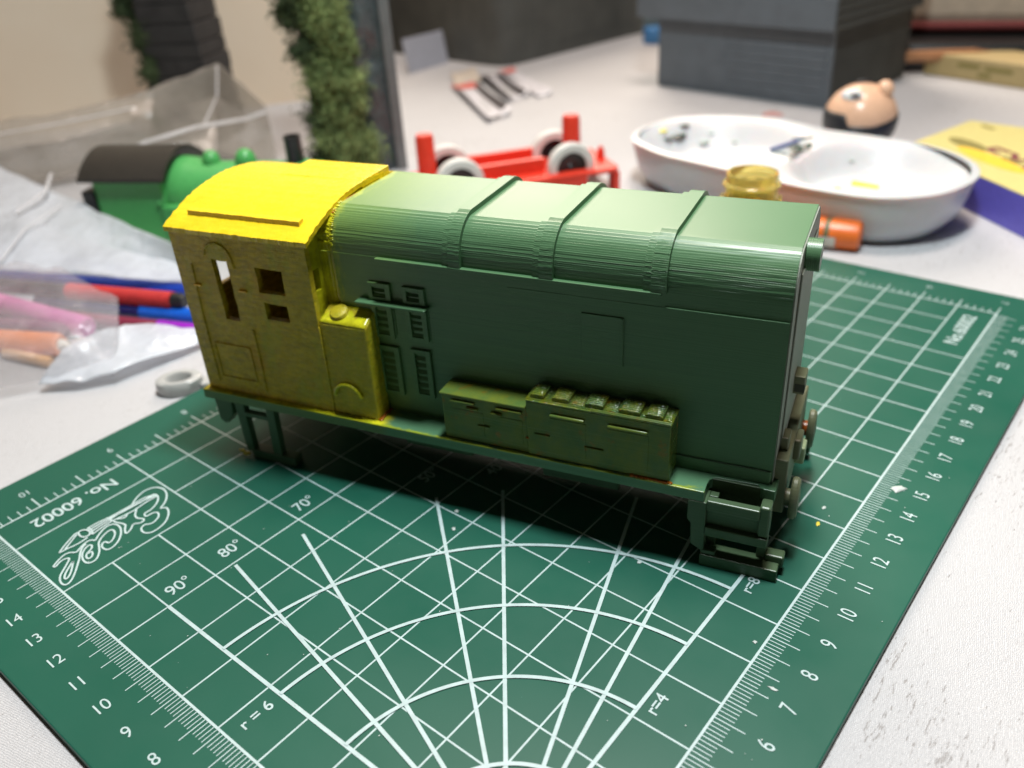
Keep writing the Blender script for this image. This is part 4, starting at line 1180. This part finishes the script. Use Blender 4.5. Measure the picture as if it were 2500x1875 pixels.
M_LYEL = plain('yellow_emblem', (0.85,0.55,0.05), 0.5)
def onpack(x, y): return Mi @ (P(x,y,1.5).xy-K[0].xy)
q = onpack(2395,361); text('EXP', q.x, q.y, 2.0, 0, 1.25, 'pack_lettering', pk, M_LRED, HP_+0.012, weight=0.05, align='LEFT')
em = MB(); em.lathe([(0,0),(1.0,0),(1.0,0.01),(0,0.012)], 24, (0,0,0), sx=2.3, sy=0.55)
q = onpack(2400,382); o = em.build('pack_emblem', M_LYEL, pk); o.location = (q.x+0.5,q.y,HP_+0.006)
em = MB(); em.lathe([(0,0),(1.0,0),(1.0,0.01),(0,0.012)], 24, (0,0,0), sx=1.3, sy=0.5)
q = onpack(2362,352); o = em.build('pack_emblem', M_LBRN, pk); o.location = (q.x,q.y,HP_+0.004)
for (x_, y_, l_) in ((2412,311,0.9),(2470,392,1.2)):
    q = onpack(x_, y_); box('small_print', M_LBRN, pk, q.x-l_*.5, q.x+l_*.5, q.y-0.14, q.y+0.14, HP_+0.001, HP_+0.015, 0)

# ---- long cream box, far right
a = P(2252,181,ZT); b = P(2500,219,ZT); e = (b-a).xy
cb_ = thing('cream_box', 'long low cream box with faint brown lettering at the far right', 'box', (a.x,a.y,ZT), math.atan2(e.y,e.x))
M_CR = plain('cream_card', (0.46,0.36,0.17), 0.5, 0.06)
box('box_body', M_CR, cb_, 0, 14, 0, 4, 0, 1.55, 0.12)
for x_, l_, z_ in ((2.6,1.6,1.0),(4.6,2.0,0.95),(4.2,0.9,0.5)):
    box('printed_mark', M_LBRN, cb_, x_, x_+l_, -0.014, 0.0, z_-0.14, z_+0.14, 0)
# pencils left of it
for k, (zz, nm) in enumerate(((0.35,'lower brown pencil lying behind the grey building'),(1.35,'upper orange-brown pencil lying behind the grey building'))):
    a = P(2120,165-22*k,ZT+zz); b = P(2262,158-20*k,ZT+zz)
    dd = (b-a); pc_ = thing('brown_pencil', nm, 'pencil', (a.x,a.y,ZT), math.atan2(dd.y,dd.x))
    MB().lathe([(0.0,-4.0),(0.42,-4.0),(0.42,7.2),(0.12,8.6),(0,8.7)], 6, (0,0,zz+0.05), 'x').build('pencil_barrel', plain('brown_lacquer%d' % k,(0.42,0.20,0.09),0.4), pc_)
# black case with cushion on top
a = P(2150,118,1.0); a2 = P(2330,160,1.0)
bk = thing('black_case', 'black soft case lying at the top right under a beige cushion', 'case', (72, 13, ZT), R(-70))
MB().box(-9, 14, -5.5, 7, 0, 2.0).build('case_body', M_BLACK, bk, bevel=0.4)
gr = MB().sphere((9.5,-5.5,1.0),1.3,0.2,0.6,16,8).build('case_patch', plain('green_patch',(0.02,0.12,0.06),0.6), bk, smooth=70)
cu = thing('beige_cushion', 'beige cushion with dark red piping resting on the black case', 'cushion', (76, 12, ZT+2.0), R(-70))
M_CU = plain('beige_fabric', (0.50,0.43,0.34), 0.9, 0.1, 1.5, 0.4, 0.05)
MB().box(-9.5, 14, -5.0, 9, 0.05, 5.5).build('cushion_body', M_CU, cu, bevel=1.4)
MB().tube((-8.6,-5.0,0.6),(12,-5.0,0.6),0.35).build('piping', plain('dark_red_piping',(0.16,0.03,0.03),0.8), cu, smooth=60)
MB().tube((-9.5,-4.2,0.6),(-9.5,8,0.6),0.35).build('piping', bpy.data.materials['dark_red_piping'], cu, smooth=60)

# ---- green toy engine behind the cab
en = thing('toy_engine', 'bright green toy tank engine with black cab roof behind the yellow cab', 'toy engine', (14.35, 36.2, ZT), R(-61))
box('engine_cab', M_ENG, en, 0.1, 3.6, -1.75, 1.75, 0.4, 3.35, 0.12)
box('side_tank', M_ENG, en, 3.3, 8.0, -1.9, -1.0, 0.3, 2.2, 0.15)
box('side_tank', M_ENG, en, 3.3, 8.0, 1.0, 1.9, 0.3, 2.2, 0.15)
box('running_plate', M_ENG, en, -0.3, 11.5, -1.9, 1.9, 0.0, 0.42, 0.08)
MB().lathe([(1.3,3.0),(1.62,3.6),(1.55,4.4),(1.35,4.8),(1.32,10.6),(1.2,10.9),(0,10.95)], 28, (0,0,2.35), 'x').build('boiler', M_ENG, en, smooth=45)
for x_, q in ((5.35,0.42),(7.05,0.48)):
    MB().sphere((x_,0,3.75),q,q,q*1.15,18,12).build('dome', M_ENG, en, smooth=80)
MB().lathe([(0.62,3.4),(0.45,3.65),(0.42,3.7)], 20, (9.75,0,0)).build('chimney_base', M_ENG, en, smooth=50)
MB().lathe([(0.40,3.5),(0.38,4.7),(0.40,4.75),(0.40,4.85),(0.3,4.85),(0.3,4.5),(0,4.5)], 20, (9.5,0,0)).build('chimney', M_BLACK, en, smooth=50)
m_ = MB(); rp = []
for k in range(15):
    y = -2.05+4.1*k/14; rp.append((y, 3.30+1.15*math.cos(math.pi*y/4.4)**0.8))
rp += [(y, z-0.16) for y, z in rp[::-1]]
m_.prism(rp, 0, -0.35, 3.95); m_.build('cab_roof', M_ROOFB, en, smooth=40)
box('bunker_step', M_BLACK, en, -0.45, 0.15, -1.95, -1.0, 1.6, 2.9, 0.1)
MB().sphere((3.3,-1.78,2.3),0.12,n=10,m_=6).build('rivet', M_ENG, en, smooth=80)
for x_ in (2.6, 5.6, 8.6):
    for y_ in (-1.5, 1.5):
        MB().lathe([(0.0,-0.15),(0.8,-0.15),(0.8,0.15),(0,0.15)], 22, (x_,y_,0.8), 'y').build('wheel', M_BLACK, en, smooth=40)

# ---- pens and brushes on the left
def rod(name, label, cat, p0, p1, r0, mt, parts=(), z=None, group='pens and brushes in the plastic bag', r1=None):
    zz = r0 if z is None else z
    a = P(*p0, ZT+zz); b = P(*p1, ZT+zz); d = b-a
    t = thing(name, label, cat, (a.x,a.y,ZT), math.atan2(d.y,d.x), group); L = d.length
    MB().lathe([(0,0),(r0*0.7,0),(r0,0.12),(r0,L-0.15),((r1 or r0)*0.8,L),(0,L)], 20, (0,0,zz), 'x').build('barrel', mt, t, smooth=45)
    for nm, u0, u1, q0, q1, m2 in parts:
        MB().lathe([(q0*0.6,u0*L-0.01),(q0,u0*L+0.03),(q1,u1*L-0.03),(q1*0.6,u1*L)], 20, (0,0,zz), 'x').build(nm, m2, t, smooth=45)
    return t
M_BLUE = plain('blue_barrel', (0.015,0.06,0.45), 0.3, 0.1)
M_DBLUE = plain('dark_blue_barrel', (0.012,0.015,0.12), 0.3, 0.2)
M_BLUE2 = plain('bright_blue_barrel', (0.01,0.12,0.62), 0.25, 0.1)
M_PURP = plain('plum_barrel', (0.20,0.02,0.05), 0.4, 0.1)
M_MAG = plain('magenta_cap', (0.28,0.01,0.45), 0.3, 0.1)
M_PINK = plain('pink_barrel', (0.62,0.14,0.42), 0.4, 0.1)
M_GRIP = plain('red_rubber_grip', (0.50,0.03,0.03), 0.6, 0.15, 5, 0.6, 0.05, 3)
M_GOLD = plain('gold_ferrule', (0.45,0.25,0.08), 0.3, 0.2, Metallic=0.7)
M_OR2 = plain('orange_barrel', (0.80,0.22,0.03), 0.35, 0.1)
M_STEEL = plain('pale_tip', (0.62,0.58,0.50), 0.4)
rod('blue_pen', 'blue pen lying furthest back, behind the red-gripped knife', 'pen', (-60,668), (500,712), 0.31, M_BLUE)
rod('craft_knife', 'craft knife with red rubber grip and dark handle lying among the blue pens', 'craft knife', (-90,688), (452,736), 0.30, M_BLACK, z=0.85,
    parts=(('grip',0.50,0.955,0.34,0.34,M_GRIP),('collar',0.955,0.985,0.24,0.20,M_GOLD)))
rod('blue_pen', 'blue pen with a dark body lying just in front of the red-gripped knife', 'pen', (90,735), (520,778), 0.31, M_DBLUE,
    parts=(('cap',0.62,1.0,0.335,0.335,M_BLUE2),))
rod('plum_pen', 'plum pen with a bright magenta cap, its end against the yellow cab', 'pen', (120,770), (500,812), 0.28, M_PURP,
    parts=(('cap',0.72,1.0,0.305,0.305,M_MAG),))
rod('pink_pen', 'pink pen lying under clear film at the left edge', 'pen', (-60,725), (215,800), 0.42, M_PINK)
rod('pink_pen', 'mauve pen lying under clear film in front of the pink one', 'pen', (-60,790), (180,806), 0.30, plain('mauve_barrel',(0.24,0.08,0.16),0.4,0.1))
rod('orange_marker', 'orange marker under the film at the left edge, nearest of the pens', 'marker pen', (-80,828), (150,842), 0.44, M_OR2,
    parts=(('tip',0.93,1.1,0.3,0.12,M_STEEL),))
rod('orange_marker', 'pale orange pen half hidden in front of the orange marker', 'marker pen', (10,860), (125,885), 0.2, plain('pale_orange_barrel',(0.75,0.42,0.18),0.4,0.1))

# ---- plastic film bags
def film(name, label, rows, mt, seed, amp=0.35, sub=10, thick=0.02, group=None):
    """rows: list of rows of (px, py, z) control points"""
    g_ = [[P(x, y, z) for x, y, z in r_] for r_ in rows]
    nr, nc = len(g_), len(g_[0]); vs = []; fs = []
    NU, NV = (nc-1)*sub, (nr-1)*sub
    o0 = g_[0][0]*0.25+g_[0][-1]*0.25+g_[-1][0]*0.25+g_[-1][-1]*0.25; o0.z = ZT
    for j in range(NV+1):
        v = j/sub; jr = min(int(v), nr-2); fv = v-jr
        for i in range(NU+1):
            u = i/sub; ic = min(int(u), nc-2); fu = u-ic
            p = (g_[jr][ic]*(1-fu)+g_[jr][ic+1]*fu)*(1-fv)+(g_[jr+1][ic]*(1-fu)+g_[jr+1][ic+1]*fu)*fv
            k = Vector((p.x*0.35+seed, p.y*0.35, p.z*0.5))
            # sharp creases: folded absolute noise
            q = abs(noise.noise(k))*2-0.35 + 0.6*(abs(noise.noise(k*2.3))*2-0.35)+0.25*noise.noise(k*5)
            p = p+Vector((noise.noise(k+Vector((9,0,0)))*0.5, noise.noise(k+Vector((0,9,0)))*0.5, q))*amp
            p.z = max(p.z, ZT+0.03)
            vs.append(p-o0)
    for j in range(NV):
        for i in range(NU): a = j*(NU+1)+i; fs.append((a, a+1, a+NU+2, a+NU+1))
    m_ = MB().add(vs, fs); o = m_.build(name, mt, fix=False, smooth=28)
    o.location = o0
    s = o.modifiers.new('s','SOLIDIFY'); s.thickness = thick
    return tag(o, label, 'plastic bag', group)
b1 = film('plastic_bag', 'white translucent plastic bag spread between the pens and the green toy engine',
     [[(-120,356,2.4),(60,437,2.3),(240,517,2.0),(465,616,1.4)],
      [(-120,520,1.9),(60,560,1.7),(240,595,1.2),(470,655,0.6)],
      [(-120,655,1.2),(60,662,1.0),(240,674,0.8),(480,695,0.4)]], M_FILM, 2.0, 0.12)
film('plastic_bag', 'thin clear plastic bag crumpled over the pens at the left edge',
     [[(-120,690,1.9),(40,640,2.0),(150,660,2.0),(290,730,1.6)],
      [(-120,780,1.8),(40,770,1.8),(150,790,1.6),(290,800,1.2)],
      [(-120,880,1.4),(30,870,1.2),(120,880,0.9),(285,860,0.5)],
      [(-120,960,0.3),(20,945,0.2),(95,935,0.1),(278,918,0.1)]], M_FILM2, 7.0, 0.2)
film('plastic_bag', 'white flap of plastic bag lying right of the pens against the cab end',
     [[(150,850,0.9),(230,815,0.9),(300,790,0.7),(500,806,0.4)],
      [(120,890,0.6),(210,870,0.6),(300,840,0.5),(510,815,0.3)],
      [(95,940,0.1),(190,930,0.2),(280,908,0.3),(515,828,0.1)]], M_FILM, 12.0, 0.16)
b3 = film('plastic_bag', 'large grey-beige clear plastic bag standing behind the green toy engine',
     [[(-150,330,3.0),(120,280,3.6),(370,220,4.2),(530,152,5.0),(650,260,3.2)],
      [(-150,390,2.0),(120,350,2.4),(370,290,2.8),(530,235,3.0),(665,320,1.8)],
      [(-150,460,0.3),(120,440,0.3),(370,400,0.3),(530,380,0.2),(680,410,0.0)]], M_FILM3, 21.0, 0.14)

M_CREASE = film_mat('bright_streak_film', (0.95,0.95,0.97), 0.75)
def crease(parent, pts, r_):
    m_ = MB(); w_ = [P(*q)-parent.location for q in pts]
    for a, b in zip(w_[:-1], w_[1:]): m_.tube(a, b, r_, n=6)
    m_.build('bright_crease_streak', M_CREASE, parent, smooth=60)  # pale tubes added along the folds; their bright gleam is in the colour
crease(b3, [(250,395,2.2),(360,345,2.9),(480,310,3.2),(600,290,2.9),(650,272,3.2)], 0.10)
crease(b3, [(530,160,5.0),(530,235,3.6),(500,300,3.1)], 0.06)
crease(b3, [(-20,330,3.4),(150,300,3.6),(330,262,3.9)], 0.05)
crease(b1, [(40,520,2.1),(110,470,2.4),(125,425,2.7)], 0.10)
crease(b1, [(0,640,1.3),(60,560,1.9),(150,500,2.2)], 0.05)
# ---- pale oval ring by the mat edge
rp_ = P(440,938,ZT+0.2)
rg = thing('oval_ring', 'pale grey oval plastic ring lying at the mat edge left of the cab', 'ring', (rp_.x, rp_.y, ZT), R(-40))
m_ = MB(); m_.lathe([(0.42,0.0),(0.80,0.0),(0.86,0.12),(0.82,0.42),(0.72,0.48),(0.50,0.46),(0.42,0.36)], 36, (0,0,0.02), closed=True, sx=0.92, sy=0.68)
m_.build('ring_body', plain('pale_grey_plastic',(0.42,0.43,0.42),0.35,0.05), rg, smooth=45)
box('ring_tab', bpy.data.materials['pale_grey_plastic'], rg, 0.7, 1.5, -0.3, 0.3, 0.02, 0.25, 0.06)
